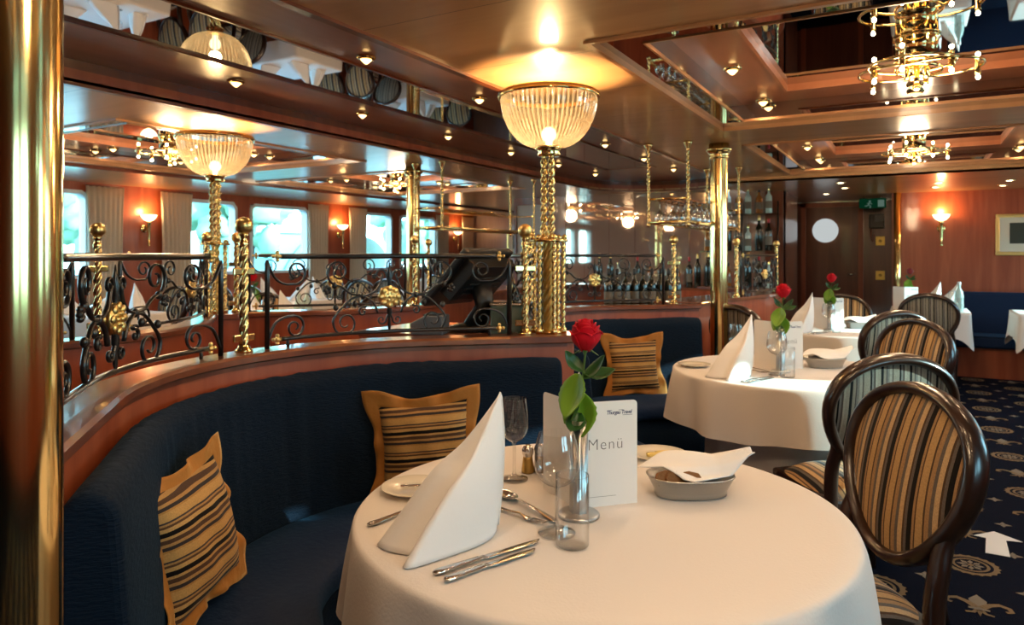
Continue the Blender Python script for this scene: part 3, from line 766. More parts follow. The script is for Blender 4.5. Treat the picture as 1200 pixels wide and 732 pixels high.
for k, u, lb in (('A', 0, 'twisted brass post with ball top at the middle of the near booth railing'), ('A', 1.19, 'twisted brass post with ball top left of the clustered lamp post'),
                 ('B', -1.19, 'twisted brass post with ball top directly behind the clustered lamp post'), ('B', 0, 'twisted brass post at the middle of the second booth railing, hidden partly by the lamp'), ('B', 1.2, 'twisted brass post with ball top right of the wine bottles'),
                 ('a', 0, 'twisted brass post with ball top on the port partition beside the thick near column'), ('a', 1.19, 'twisted brass post with ball top in front of the far bowl lamp'), ('b', -1.19, 'twisted brass post with ball top behind the far bowl lamp post'),
                 ('b', 0, 'twisted brass post with ball top on the far port partition left of the port column'), ('b', 1.2, 'twisted brass post with ball top right of the port column')):
    p = along(k, u); o = post(p[0], p[1], lb)
    q = along(k, u + .05); o.rotation_euler[2] = atan2(q[1] - p[1], q[0] - p[0])
for s_, lb in ((.86, 'twisted brass post right of the brass column on the bar front'), (2.04, 'twisted brass post at the far bend of the bar front, left of the door corridor')):
    p = fb(s_); post(p[0], p[1], lb)

# bowl lamps on clustered rods
def bowl_lamp(x, y, label):
    t = thing('bowl_lamp', label, 'lamp', (x, y, CAPZ), 0, 'glowing bowl lamps on twisted posts')
    m = MB(); m.lathe([(0, .0), (.062, .0), (.062, .010), (.05, .016), (0, .016)], 24)
    for k in range(6): a = k * pi / 3 + .3; m.lathe([(0, .0), (.016, .0), (.016, .02), (.010, .026), (0, .026)], 12, (.064 * cos(a), .064 * sin(a), 0))
    m.build('base', 'brass', t)
    for k in range(6):
        a = k * pi / 3 + .3; m = MB(); m.twist((.064 * cos(a), .064 * sin(a), .02), .385, .0105, 2, 6, 12, amp=.5, per=14); m.build('rod', 'brass_soft', t)
    m = MB(); m.twist((0, 0, .01), .40, .026, 4, 2.2, 24, amp=.4, per=24); m.build('core', 'brass_dark', t)
    m = MB(); m.lathe([(0, .40), (.082, .40), (.086, .405), (.082, .412), (.04, .416), (0, .416)], 24)
    for k in range(6): a = k * pi / 3 + .3; m.ball((.07 * cos(a), .07 * sin(a), .42), .013, 10)
    m.build('plate', 'brass', t)
    for k, (dx, dy) in enumerate(((-.020, -.008), (.020, -.014), (.004, .02))):
        m = MB(); m.twist((dx, dy, .412), .372, .0165, 2, 4.5, 12, amp=.5); m.build('stem', 'brass_soft', t)
    m = MB(); m.lathe([(0, .775), (.045, .775), (.052, .785), (.046, .796), (.056, .806), (.062, .815), (.050, .822), (0, .822)], 28); m.build('collar', 'brass', t)
    m = MB(); R = .212; pr = []
    for i in range(19):
        a = pi / 2 * i / 18; pr.append((.046 + (R - .046) * sin(a) ** .92, .815 + .222 * (1 - cos(a)) ** .95))
    pi_ = [(r - .006, z + .004) for r, z in pr[::-1]]
    N = 240
    m.lathe(pr, N, wob=lambda i, k: .010 * (1 if i % 4 < 2 else -1) if 0 < k < 18 else 0, smooth=False)
    m.m = [(1 if (i % N) % 4 >= 2 else 0) for i in range(len(m.f))]; m.build('bowl', ['shade', 'shade_clear'], t)
    zt = .815 + .222
    m = MB(); m.lathe([(R - .006, zt - .006), (R + .010, zt - .010), (R + .014, zt), (R + .006, zt + .004), (R + .012, zt + .010), (R + .004, zt + .017), (R - .008, zt + .010), (R - .006, zt - .006)], 48); m.build('rim', 'brass', t)
    m = MB(); m.ball((0, 0, .872), .034, 16, sq=(1, 1, 1.0)); m.lathe([(0, .82), (.016, .82), (.016, .845), (0, .845)], 12); b = m.build('bulb', 'bulb', t)
    light('bowl_light', 'POINT', (x, y, CAPZ + .95), LAMP_W, (1, .65, .30), .035)
    return t
LAMP = bowl_lamp(-1.385, 2.755, 'ribbed glass bowl lamp on the clustered brass post at the end of the near booth')
bowl_lamp(mir(-1.385), 2.755, 'ribbed glass bowl lamp on the port partition beyond the near railing')

# brass columns
def column(x, y, r, label, first=[None]):
    if first[0]: return dup(first[0], (x, y, 0), None, label)
    t = thing('brass_column', label, 'column', (x, y, 0), 0, 'tall polished brass columns'); first[0] = t
    m = MB(); m.lathe([(r, .06), (r, 2.035)], 48); m.build('shaft', 'brass', t)
    m = MB(); m.lathe([(0, 0), (r + .03, 0), (r + .03, .03), (r + .012, .05), (r + .006, .075), (r - .002, .08)], 40); m.build('base', 'brass', t)
    m = MB(); m.lathe([(r - .002, 1.99), (r + .006, 1.995), (r + .006, 2.01), (r + .002, 2.02), (r + .02, 2.045), (r + .028, 2.05), (r + .028, 2.066), (r + .01, 2.072), (r + .01, 2.1), (0, 2.1)], 40); m.build('capital', 'brass', t)
    return t
column(-1.068, .492, .06, 'thick polished brass column at the near end of the first booth')
column(-1.18, 5.02, .06, 'polished brass column between the second booth and the bar')
column(mir(-1.13), 5.0, .06, 'polished brass column on the port side beyond the near railing')

# ------------------------------------------------------------------ service aisle
def worktop(poly, z, label):
    cx = sum(p[0] for p in poly) / len(poly); cy_ = sum(p[1] for p in poly) / len(poly)
    t = thing('service_counter', label, 'counter', (cx, cy_, 0))
    m = MB(); m.prism(poly, 0, z - .03); m.build('cabinet', 'mahog', t, world=True)
    q = [(cx + (x - cx) * 1.015, cy_ + (y - cy_) * 1.015) for x, y in poly]
    m = MB(); m.prism(q, z - .03, z); m.build('worktop', 'cap', t, world=True, bevel=.004)
worktop([(-1.66, 2.70), (-1.88, 2.50), (-2.25, 2.50), (-2.25, 3.02), (-1.88, 3.02), (-1.66, 2.81)], .965, 'small service counter under the till behind the near booth')
worktop([(-2.00, 4.84), (-1.50, 5.29), (-1.66, 5.46), (-2.16, 5.01)], .90, 'low counter carrying the dark wine bottles behind the second booth')
worktop([(-3.6, 8.1), (-1.6, 8.1), (-1.6, 8.47), (-3.6, 8.47)], .93, 'back bar counter along the bronze mirror panels')

# till
p = wp(553, 386, 3.28)
t = thing('till_screen', 'black tilted till screen seen from behind over the near railing', 'till', (p[0], p[1], .965), rad(-4)); t.scale = (1.22, 1.22, 1.0)
m = MB(); b = Matrix.Translation((-.02, 0, .25)) @ Matrix.Rotation(rad(40), 4, 'Y')
m.obox((0, 0, 0), .035, .30, .33, mat=b); m.build('screen_case', 'black', t, bevel=.01)
m = MB(); m.obox((0, 0, 0), .006, .27, .28, mat=b @ Matrix.Translation((-.0185, 0, 0))); m.build('display', pbr('dark_display', (.004, .005, .006), .08), t)
m = MB(); m.obox((0, 0, 0), .07, .26, .20, mat=b @ Matrix.Translation((.045, 0, .03)))
for k in range(4): m.obox((0, 0, 0), .006, .2, .012, mat=b @ Matrix.Translation((.083, 0, -.03 + .03 * k)))
m.build('rear_housing', 'black', t, bevel=.012)
m = MB(); m.tube([(.04, 0, .22), (.06, 0, .12), (.02, 0, .03)], [.035, .03, .04], 10, flat=1.6); m.build('neck', 'black', t)
m = MB(); m.lathe([(0, 0), (.10, 0), (.10, .018), (.06, .03), (0, .032)], 24); m.build('foot', 'black', t)
p = wp(504, 384, 3.14)
t = thing('receipt_printer', 'grey receipt printer left of the till foot', 'printer', (p[0], p[1], .965), rad(20))
m = MB(); m.prism([(-.075, 0), (.075, 0), (.075, .085), (-.01, .085), (-.075, .05)], -.06, .06); m.xf(Matrix(((1, 0, 0, 0), (0, 0, 1, 0), (0, 1, 0, 0), (0, 0, 0, 1)))); m.build('case', 'grey', t, bevel=.006)
m = MB(); m.box(-.02, .05, -.045, .045, .084, .089); m.build('lid', 'black', t)
p = wp(594, 386, 3.17)
t = thing('glass_tray_unit', 'greenish glass topped tray unit below the till screen, left of the twisted posts', 'tray', (p[0], p[1], .965), rad(32))
m = MB(); m.box(-.075, .075, -.09, .09, 0, .13); m.build('case', 'greenglass', t, bevel=.006)
m = MB(); m.box(-.08, .08, -.095, .095, .13, .14); m.build('frame', 'steel', t, bevel=.003)
m = MB(); m.box(-.068, .068, -.082, .082, .138, .143); m.build('glass_top', pbr('dark_glass', (.01, .015, .012), .05), t)

# bottles
def bottle_proto(h, r, glass, cap, lab, label, group):
    t = thing('bottle', label, 'bottle', (0, 0, 0), 0, group)
    m = MB(); m.lathe([(0, 0), (r * .95, 0), (r, .006), (r, h * .58), (r * .93, h * .64), (r * .5, h * .72), (r * .36, h * .76), (r * .34, h * .97), (0, h * .97)], 16); m.build('body', glass, t)
    m = MB(); m.lathe([(r * .36, h * .86), (r * .38, h * .87), (r * .38, h * .99), (r * .3, h), (0, h)], 14); m.build('capsule', cap, t)
    if lab: m = MB(); m.lathe([(r * 1.008, h * .18), (r * 1.012, h * .19), (r * 1.012, h * .44), (r * 1.008, h * .45)], 16); m.build('label_band', lab, t)
    return t
g = 'dark wine bottles behind the second booth'
wb = None
for i in range(9):
    a = (-1.975 + .0555 * i * .93, 4.925 + .05 * i * .93); lb = '%s dark wine bottle counted from the lamp post, behind the second booth railing' % ORD[i]
    if wb is None: wb = bottle_proto(.315, .0335, 'wineglass', 'black', 'labelpaper', lb, g); wb.location = (*a, .90)
    else: dup(wb, (a[0], a[1] , .90), i * .7, lb)
wr = bottle_proto(.36, .038, 'wineglass', 'redcap', 'labelpaper', 'dark bottle with red capsule on the back bar, left part of the mirror wall', 'bottles on the back bar'); wr.location = (-2.95, 8.32, .93)
clr = bottle_proto(.30, .036, 'clearbottle', 'brass', 'labelpaper', 'pale bottle standing on the back bar before the mirror panels', 'bottles on the back bar'); clr.location = (-2.62, 8.33, .93)
amb = bottle_proto(.28, .04, 'amber', 'black', 'labelpaper', 'amber bottle standing on the back bar before the mirror panels', 'bottles on the back bar'); amb.location = (-2.78, 8.3, .93)
dark = bottle_proto(.40, .04, 'wineglass', 'gilt', None, 'tall dark bottle on the back bar behind the second booth railing', 'bottles on the back bar'); dark.location = (-3.3, 8.3, .93)
names = {0: (wr, 'dark bottle with red capsule'), 1: (clr, 'pale bottle'), 2: (amb, 'amber bottle'), 3: (dark, 'tall dark bottle with gilt capsule')}
cnt = {}
def place_bottle(kind, x, y, z, where):
    k = (kind, where); cnt[k] = cnt.get(k, 0) + 1
    dup(names[kind][0], (x, y, z), random.random() * 6, '%s %s %s' % (ORD[cnt[k] - 1], names[kind][1], where), 'bottles on the back bar')
# glass shelf unit by the right end of the mirror wall
t = thing('bar_shelf', 'glass shelves with dark brackets at the right end of the mirror wall behind the bar', 'shelf', (-1.72, 8.3, .93))
for z in (.0, .42, .84):
    m = MB(); m.box(-.42, .42, -.12, .15, z + .0, z + .012); m.build('shelf_board', 'shelfglass' if z else 'cap', t)
for x in (-.40, .40, 0.0):
    m = MB(); m.tube([(x, .14, .0), (x, .14, 1.0)], .010, 8); m.build('upright', 'iron', t)
for lv, z in ((0, .943), (1, 1.363), (2, 1.783)):
    for i in range(7):
        place_bottle(([3, 0, 2, 1, 3, 0, 1][(i + lv * 2) % 7] if lv < 2 else 1 + i % 2), -2.06 + .112 * i, 8.25 + .04 * (i % 2), z, 'on the %s shelf behind the bar' % ('lowest', 'middle', 'top')[lv])
for i, x in enumerate((-3.45, -3.2, -2.45, -2.3, -2.2)): place_bottle([3, 1, 2, 0, 3][i], x, 8.3, .93, 'on the back bar counter')

# hanging racks with their stemware
def rack(f, label, full):
    cx, cy_ = f(-1.47), 5.58
    t = thing('glass_rack', label, 'rack', (cx, cy_, 1.54))
    for x, y in ((f(-1.33), 4.77), (f(-1.61), 4.77), (f(-1.33), 6.4), (f(-1.61), 6.4)):
        m = MB(); m.twist((x, y, 1.53), .57, .013, 2, 9, 12, amp=.5, per=12); m.ball((x, y, 1.527), .017, 10); m.lathe([(.013, 2.05), (.03, 2.085), (.032, 2.098), (0, 2.098)], 14, (x, y, 0)); m.build('rod', 'brass_soft', t, world=True)
    m = MB()
    x0, x1 = sorted((f(-1.33), f(-1.61)))
    for a, b in (((x0, 4.77), (x1, 4.77)), ((x1, 4.77), (x1, 6.4)), ((x1, 6.4), (x0, 6.4)), ((x0, 6.4), (x0, 4.77))): m.tube([(*a, 1.545), (*b, 1.545)], .012, 8)
    m.build('lower_frame', 'brass_soft', t, world=True)
    m = MB()
    for k in range(3):
        x = x0 + (x1 - x0) * (k + .5) / 3; m.box(x - .03, x - .012, 4.78, 6.39, 1.70, 1.706); m.box(x + .012, x + .03, 4.78, 6.39, 1.70, 1.706)
    for y in (4.78, 5.6, 6.39): m.tube([(x0, y, 1.71), (x1, y, 1.71)], .008, 8)
    m.build('slot_rails', 'brass', t, world=True)
rack(lambda x: x, 'hanging brass glass rack over the bar, left of the brass column', True)
rack(mir, 'empty hanging brass rack over the port side of the service aisle', False)
hg = None
for r_ in range(3):
    for i in range(11):
        x = -1.61 + .28 * (r_ + .5) / 3; y = 4.88 + .145 * i
        lb = '%s upside-down stem glass from the near end, %s row of the hanging rack' % (ORD[i], ('inner', 'middle', 'aisle side')[r_])
        if hg is None:
            hg = thing('hanging_glass', lb, 'glass', (x, y, 1.706), 0, 'stem glasses in the hanging rack')
            m = MB(); m.lathe([(.0, .008), (.033, .003), (.034, .0), (.006, -.004), (.005, -.07), (.012, -.078), (.034, -.105), (.036, -.13), (.030, -.158)], 14); m.build('glass_body', 'stemglass', hg)
        else: dup(hg, (x, y, 1.706), None, lb)
# ------------------------------------------------------------------ cushions
def cushion(px, n, roll, lean, label, first=[None]):
    if first[0]: t = dup(first[0], px, None, label)
    else:
        t = thing('cushion', label, 'cushion', px, 0, 'gold ruffled cushions with stripes'); first[0] = t
        S = .20
        m = MB()
        for sg in (1, -1):
            def fn(u, v, sg=sg):
                a, b = 2 * u - 1, 2 * v - 1
                th = .075 * max(0, (1 - abs(a) ** 2.6)) ** .55 * max(0, (1 - abs(b) ** 2.6)) ** .55
                k = 1 - .11 * (1 - a * a) * abs(b) ** 3; q = 1 - .09 * (1 - b * b) * abs(a) ** 3
                return (S * a * q + .002 * sin(40 * b), sg * (-th - .004 * sin(9 * a + 4 * b) * (1 - a * a) * (1 - b * b)), S * b * k)
            m.grid(fn, 26, 26)
        m.build('cover', 'cushion', t)
        m = MB(); N = 132
        def rf(u, v):
            a = u * 4; sd = int(a) % 4; f_ = a - int(a); e = 2 * f_ - 1
            x, z = ((e, -1), (1, e), (-e, 1), (-1, -e))[sd]
            w = .004 - .026 * (1 - e * e) + .054 * v + .052 * v * abs(e) ** 5
            L = sqrt(x * x + z * z); dx, dz = ((0, -1), (1, 0), (0, 1), (-1, 0))[sd]
            c = abs(e) ** 6; ox, oz = x / L, z / L; dx, dz = dx * (1 - c) + ox * c, dz * (1 - c) + oz * c
            wv = v * (.013 * sin(u * 2 * pi * 9 + .6) + .006 * sin(u * 2 * pi * 16 + 1)) * (.5 + .5 * v)
            s0 = S * (.93 - .0 * v)
            return (x * s0 + dx * w * (1 + .10 * sin(u * 2 * pi * 7 + 1)), wv, z * s0 + dz * w * (1 + .10 * sin(u * 2 * pi * 7 + 1)))
        m.grid(rf, N, 4, cu=True); m.build('ruffle', 'gold_velvet', t, solid=.004)
    # local -Y is the face; n = direction the face looks
    rz = atan2(n[0], -n[1])
    t.rotation_mode = 'QUATERNION'
    q = Matrix.Rotation(rz, 3, 'Z') @ Matrix.Rotation(-lean, 3, 'X') @ Matrix.Rotation(roll, 3, 'Y')
    t.rotation_quaternion = q.to_quaternion()
    return t
cushion((-1.573, 1.142, SEATZ + .205), (.913, .407), rad(-3.5), rad(12), 'gold ruffled striped cushion standing at the near end of the booth bench').scale = (.78, .78, .8)
cushion((-1.56, 2.09, SEATZ + .20), (.52, -.85), rad(-4.5), rad(8), 'gold ruffled striped cushion behind the white napkin on the near booth bench').scale = (.84, .84, .84)
cushion((-1.57, 4.36, SEATZ + .19), (.60, -.80), rad(-2), rad(8), 'gold ruffled striped cushion on the second booth bench beside the rose').scale = (.82, .82, .82)

# ------------------------------------------------------------------ tables
TR, TZ = .532, .75
def skirt(m, R, zt, drop, amp, n, seed, N=220, corner=0, z_end=None, flat=True):
    rnd = random.Random(seed); ph = [rnd.random() * 6.3 for _ in range(4)]
    def fn(u, v):
        a = u * 2 * pi
        if v < .35: r = R * (v / .35) if flat else R; return (r * cos(a), r * sin(a), zt)
        k = (v - .35) / .65
        if k < .12: q = k / .12 * pi / 2; return ((R + .012 * sin(q)) * cos(a), (R + .012 * sin(q)) * sin(a), zt - .012 * (1 - cos(q)))
        d = (k - .12) / .88; w = (sin(n * a + ph[0]) + .5 * sin((n + 3) * a + ph[1]) + .4 * sin(2 * n * a + ph[2]))
        r = R + .012 + amp * d ** .6 * (w + .9) + .01 * d
        dr = drop * (1 + corner * .5 * (cos(4 * a + ph[3]) + 1))
        return (r * cos(a), r * sin(a), zt - .012 - dr * d)
    m.grid(fn, N, 34, cu=True)
def round_table(x, y, lab, seed):
    t = thing('round_table', 'table under the ' + lab, 'table', (x, y, 0), 0, 'round dining tables')
    m = MB(); m.lathe([(0, TZ - .03), (TR - .004, TZ - .03), (TR - .002, TZ - .015), (TR - .008, TZ - .004), (0, TZ - .004)], 56); m.build('tabletop', 'mahog', t)
    m = MB(); m.lathe([(0, .02), (.05, .02), (.05, TZ - .03), (0, TZ - .03)], 20); m.build('pedestal', 'steel', t)
    m = MB(); m.lathe([(0, 0), (.28, 0), (.28, .012), (.05, .03), (0, .03)], 32); m.build('base', 'steel', t)
    c = thing('tablecloth', lab, 'tablecloth', (x, y, TZ), rz=seed * .7, group='white tablecloths')
    m = MB(); skirt(m, TR, .001, .225, .019, 9, seed, corner=.05); m.build('overlay', 'cloth', c)
    m = MB(); skirt(m, TR - .185, -.032, .56, .010, 9, seed + 9, flat=False); m.build('undercloth', 'cloth', c)
    return t
T1, T2, T3 = (-.618, 1.474), (-.54, 3.674), (-.52, 5.84)
round_table(*T1, 'white tablecloth of the nearest round table, set with the menu card', 1)
round_table(*T2, 'white tablecloth of the second round table from the front', 2)
round_table(*T3, 'white tablecloth of the third round table, near the porthole door', 3)
Q1, Q2, Q3 = (mir(-.60), 1.474), (mir(-.54), 3.674), (mir(-.57), 5.87)
round_table(*Q1, 'white tablecloth on the port side seen through the nearest railing', 4)
round_table(*Q2, 'white tablecloth on the port side behind the railing left of the till', 5)

# ------------------------------------------------------------------ table settings
TT = TZ + .0025
def text_mesh(body, size, mat, parent, mtx, name, ext=.0002, shear=0., space=1., off=0.):
    cu = bpy.data.curves.new('lettering', 'FONT'); cu.body = body; cu.size = size; cu.extrude = ext; cu.shear = shear; cu.space_character = space; cu.offset = off; cu.align_x = 'LEFT'
    to = bpy.data.objects.new('lettering_source', cu); COL.objects.link(to)
    dg = bpy.context.evaluated_depsgraph_get(); me = bpy.data.meshes.new_from_object(to.evaluated_get(dg))
    bpy.data.objects.remove(to); me.materials.clear(); me.materials.append(M[mat]); me.name = name
    o = bpy.data.objects.new(name, me); COL.objects.link(o); o.parent = parent
    me.transform(mtx); return o
# setting pieces are made once at the nearest table, then copied to the others
PIECES = []
def piece(name, label2, cat, loc, rz=0, group=None, tabs='123'):
    """label2: text with %s for which table"""
    t = thing(name, label2 % 'on the nearest round table', cat, (loc[0], loc[1], TT if len(loc) < 3 else loc[2]), rz, group)
    PIECES.append((t, label2, tabs)); return t

def napkin(label, loc, rz, tabs):
    t = piece('napkin', label, 'napkin', loc, rz, 'standing folded napkins', tabs)
    ap = Vector((.062, .135, .283))
    base = [(.055, .125), (.066, .09), (.062, .04), (.040, -.03), (.018, -.085), (.007, -.103), (-.005, -.100), (-.004, -.070), (-.010, -.048), (-.036, -.058), (-.075, -.062), (-.108, -.050), (-.110, -.030), (-.100, -.005), (-.085, .04), (-.05, .09), (.0, .135), (.045, .155)]
    bc = catmull([(x, y, 0) for x, y in base], 4)
    m = MB(); nb = len(bc) - 1
    def fn(u, v):
        i = u * nb; k = min(int(i), nb - 1); p = bc[k].lerp(bc[k + 1], i - k)
        t_ = v; q = p.lerp(Vector((ap.x, ap.y, 0)), t_)
        bow = sin(pi * t_) * .014
        c = Vector((-.0, .04, 0)); d = (q - c); d = d.normalized() if d.length > 1e-5 else d
        tip = .007 * (1 - abs(2 * u - 1)) * (t_ ** 3)
        return (q.x + d.x * bow - tip * .3, q.y + d.y * bow * .5 + (.010 * (u - .5)) * t_ ** 2, ap.z * (t_ ** 1.04) + .0015 - .010 * t_ ** 6 * abs(2 * u - 1))
    m.grid(fn, nb, 26); m.build('folded_linen', 'napkin', t, solid=.003)
    return t
napkin('tall white napkin standing beside the knives %s', (-.795, 1.105), 0, '123')
napkin('white folded napkin at the far place behind the menu card %s', (-.78, 1.66), rad(-120), '1')

def lathe_piece(name, label, cat, loc, prof, mat, group, tabs='123', n=28, part='glass_body'):
    t = piece(name, label, cat, loc, 0, group, tabs); m = MB(); m.lathe(prof, n); m.build(part, mat, t); return t
def wine_prof(h, rb, rr, rf):
    o = [(0, .0), (rf, .0), (rf, .0018), (rf * .55, .004), (.006, .010), (.0038, .02), (.0036, h * .42), (.006, h * .455)]
    bowl = [(rb * sin(pi / 2 * k / 6), h * .46 + (h * .22) * (1 - cos(pi / 2 * k / 6))) for k in range(1, 7)] + [(rb * .985, h * .78), (rb * .93, h * .88), (rr, h)]
    inn = [(rr - .0012, h)] + [(r - .0014, z + .0012) for r, z in bowl[::-1][1:]] + [(0, h * .468)]
    return o + bowl
lathe_piece('wine_glass', 'empty white wine glass beside the napkin tip %s', 'glass', (-.872, 1.54), wine_prof(.205, .036, .030, .035), 'glass', 'empty wine glasses', '12')
lathe_piece('wine_glass', 'large empty wine glass just behind the tumbler %s', 'glass', (-.628, 1.285), wine_prof(.205, .046, .036, .038), 'glass', 'empty wine glasses')
h, r = .138, .0325
lathe_piece('tumbler', 'straight clear tumbler in front of the vase %s', 'glass', (-.575, 1.246), [(0, 0), (r - .003, 0), (r, .003), (r, h), (r - .0006, h + .0004), (r - .0012, h), (r - .0012, h - .002)], 'glass', 'straight clear tumblers')

# vase and rose
V = (-.628, 1.394)
t = piece('bud_vase', 'fluted steel bud vase holding the rose %s', 'vase', V, 0, 'steel bud vases')
m = MB(); m.lathe([(0, 0), (.045, 0), (.045, .005), (.042, .008), (.0, .010)], 32); m.build('foot', 'vase', t)
m = MB(); m.lathe([(.019, .008), (.019, .208), (.017, .208), (.016, .06), (0, .06)], 48, wob=lambda i, k: .06 * (1 if (i // 3) % 2 else -1) if k < 2 else 0); m.build('flutes', 'vase', t)
def rose(label, tabs, petal='rose'):
    t = piece('rose', label, 'rose', (*V, TT + .062), 0, 'single roses in vases', tabs)
    pts = catmull([(0, 0, 0), (.006, .002, .09), (-.004, .006, .16), (.002, .012, .22), (.010, .015, .30)], 6)
    m = MB(); m.tube(pts, .0026, 8); m.build('stem', 'stem', t)
    c = Vector((.010, .015, .325)); m = MB(); rnd = random.Random(5)
    for L, (n, R, h0, h1, op) in enumerate(((3, .010, -.004, .040, .0), (3, .016, -.014, .039, .12), (4, .022, -.022, .036, .25), (5, .028, -.028, .031, .45), (5, .032, -.031, .022, .8))):
        for k in range(n):
            a0 = 2 * pi * k / n + L * .9; wd = 2 * pi / n * 1.55
            def fn(u, v, a0=a0, wd=wd, R=R, h0=h0, h1=h1, op=op, k=k):
                e = 2 * u - 1
                a = a0 + wd * .5 * e * (.55 + .45 * sin(pi * min(1, v * .9 + .1)))
                rr = R * (.30 + .70 * sin(pi / 2 * min(1, v * 1.5))) * (1 + .04 * e + .22 * op * max(0, v - .72) * 3) - .10 * R * max(0, v - .6) * (1 - op)
                z = h0 + (h1 - h0) * (v ** .9) * (1 - .16 * abs(e) ** 3) - op * .010 * max(0, v - .8) * 5
                return (c.x + rr * cos(a), c.y + rr * sin(a), c.z + z)
            m.grid(fn, 10, 10)
    m.build('bloom', petal, t, solid=.0012)
    m = MB()
    for k in range(5):
        a = k * 1.257; m.loft([(.0, .002, .001, 0), (.012, .006, .001, -.002), (.03, .001, .0008, -.012)], 6); b = len(m.v) - 18
        m.xf(Matrix.Translation((c.x, c.y, c.z - .026)) @ Matrix.Rotation(a, 4, 'Z'), b)
    m.build('sepals', 'leafdark', t)
    m.v
    def leaf(base, az, el, L, W, mat, roll=0):
        m = MB()
        def fn(u, v):
            w = W * sin(pi * min(1, v * .96 + .03)) ** .75 * (1 - .25 * v); x = (2 * u - 1)
            return (x * w * (1 + .04 * sin(v * 40)), L * v, -.012 * sin(pi * v) * 1 + .35 * abs(x) * w - .05 * L * v * v)
        m.grid(fn, 8, 14)
        m.xf(Matrix.Translation(base) @ Matrix.Rotation(az, 4, 'Z') @ Matrix.Rotation(el, 4, 'X') @ Matrix.Rotation(roll, 4, 'Y'))
        m.build('leaf', mat, t, solid=.001)
    # az 0 points to +Y; the big leaves droop towards the camera
    leaf((-.002, .004, .245), rad(165), rad(-60), .10, .046, 'leaf', rad(10))
    leaf((-.004, .005, .225), rad(115), rad(-70), .095, .040, 'leaf', rad(-30))
    leaf((.0, .006, .205), rad(210), rad(-72), .095, .042, 'leaf', rad(25))
    leaf((.0, .004, .16), rad(185), rad(-25), .06, .024, 'leafdark', rad(-10))
    leaf((.004, .012, .235), rad(-95), rad(48), .075, .022, 'leafdark', rad(50))
    leaf((.006, .012, .245), rad(-60), rad(10), .07, .024, 'leafdark', rad(30))
    leaf((.006, .012, .25), rad(120), rad(50), .06, .018, 'leafdark', rad(-60))
rose('long-stemmed red rose with green leaves in the steel vase %s', '123')

# menu card: two leaves folded at the spine
A = Vector((-.646, 1.430, 0)); B = Vector((-.545, 1.533, 0)); Cc = Vector((-.790, 1.520, 0))
t = piece('menu_card', 'white folded menu card standing open behind the vase %s', 'menu', (A.x, A.y), 0, 'standing menu cards')
H = .236
def leafcard(m, d, L):
    b = len(m.v); n = 5; r = .010; pts = [(0, 0), (L, 0)] + [(L - r + r * cos(rad(a)), H - r + r * sin(rad(a))) for a in range(0, 91, 18)] + [(0, H)]
    k = len(pts); m.add([(x, -.0006, z) for x, z in pts] + [(x, .0006, z) for x, z in pts], [tuple(range(k)), tuple(range(k, 2 * k))[::-1]] + [(i, (i + 1) % k, k + (i + 1) % k, k + i) for i in range(k)])
    m.xf(Matrix.Rotation(atan2(d.y, d.x), 4, 'Z'), b)
W_ = (B - A).length
m = MB(); leafcard(m, B - A, W_); m.build('front_leaf', 'paper', t)
m = MB(); leafcard(m, Cc - A, W_ * 1.04); m.build('back_leaf', 'paper', t)
an = atan2((B - A).y, (B - A).x)
def onface(x, z): return Matrix.Rotation(an, 4, 'Z') @ Matrix.Translation((x, -.0009, z)) @ Matrix.Rotation(pi / 2, 4, 'X')
text_mesh('Menü', .036, 'ink', t, onface(.022, .128), 'menu_title', space=1.12, off=-.0006)
text_mesh('Thurgau Travel', .0118, 'navyink', t, onface(.068, .206), 'company_lettering', shear=.2, space=.86, off=.0001)
m = MB()
for x0, x1, z in ((.070, .082, .2146), (.098, .110, .2146), (.108, .132, .2028)):
    b = len(m.v); m.box(x0, x1, -.0012, -.0008, z, z + .0007); m.xf(Matrix.Rotation(an, 4, 'Z'), b)
m.build('lettering_strokes', 'navyink', t)
m = MB(); m.box(.012, .092, -.0012, -.0008, .022, .0226); m.xf(Matrix.Rotation(an, 4, 'Z')); m.build('rule_line', 'ink', t)

# cutlery
def knife(label, p, q, tabs, first=[None]):
    p = Vector(p); q = Vector(q); d = q - p; L = d.length
    t = piece('table_knife', label, 'knife', (p.x, p.y), atan2(d.y, d.x), 'steel table knives', tabs)
    m = MB(); h = L * .44
    m.loft([(0, .004, .003, .004), (.006, .0085, .004, .0045), (.02, .0095, .0042, .0046), (h * .5, .0075, .0038, .0045), (h * .9, .0055, .0034, .0045), (h, .0062, .004, .0046)], 12)
    m.tube([(.008, -.0055, .007), (h * .9, -.003, .0075)], .0009, 5); m.tube([(.008, .0055, .007), (h * .9, .003, .0075)], .0009, 5)
    m.build('handle', 'steel', t)
    m = MB(); m.loft([(h, .005, .0032, .0045), (h + .008, .0085, .0012, .004), (L * .8, .0095, .0009, .0035), (L * .94, .0075, .0008, .0035), (L, .001, .0006, .0035, .005)], 10); m.build('blade', 'steel', t)
a, b, c_, d_ = atz(508, 674, TT), atz(634, 634, TT), atz(521, 682, TT), atz(629, 645, TT)
knife('larger steel table knife lying behind the other knife %s', a, b, '123')
knife('front steel table knife lying nearest the table edge %s', c_, d_, '123')
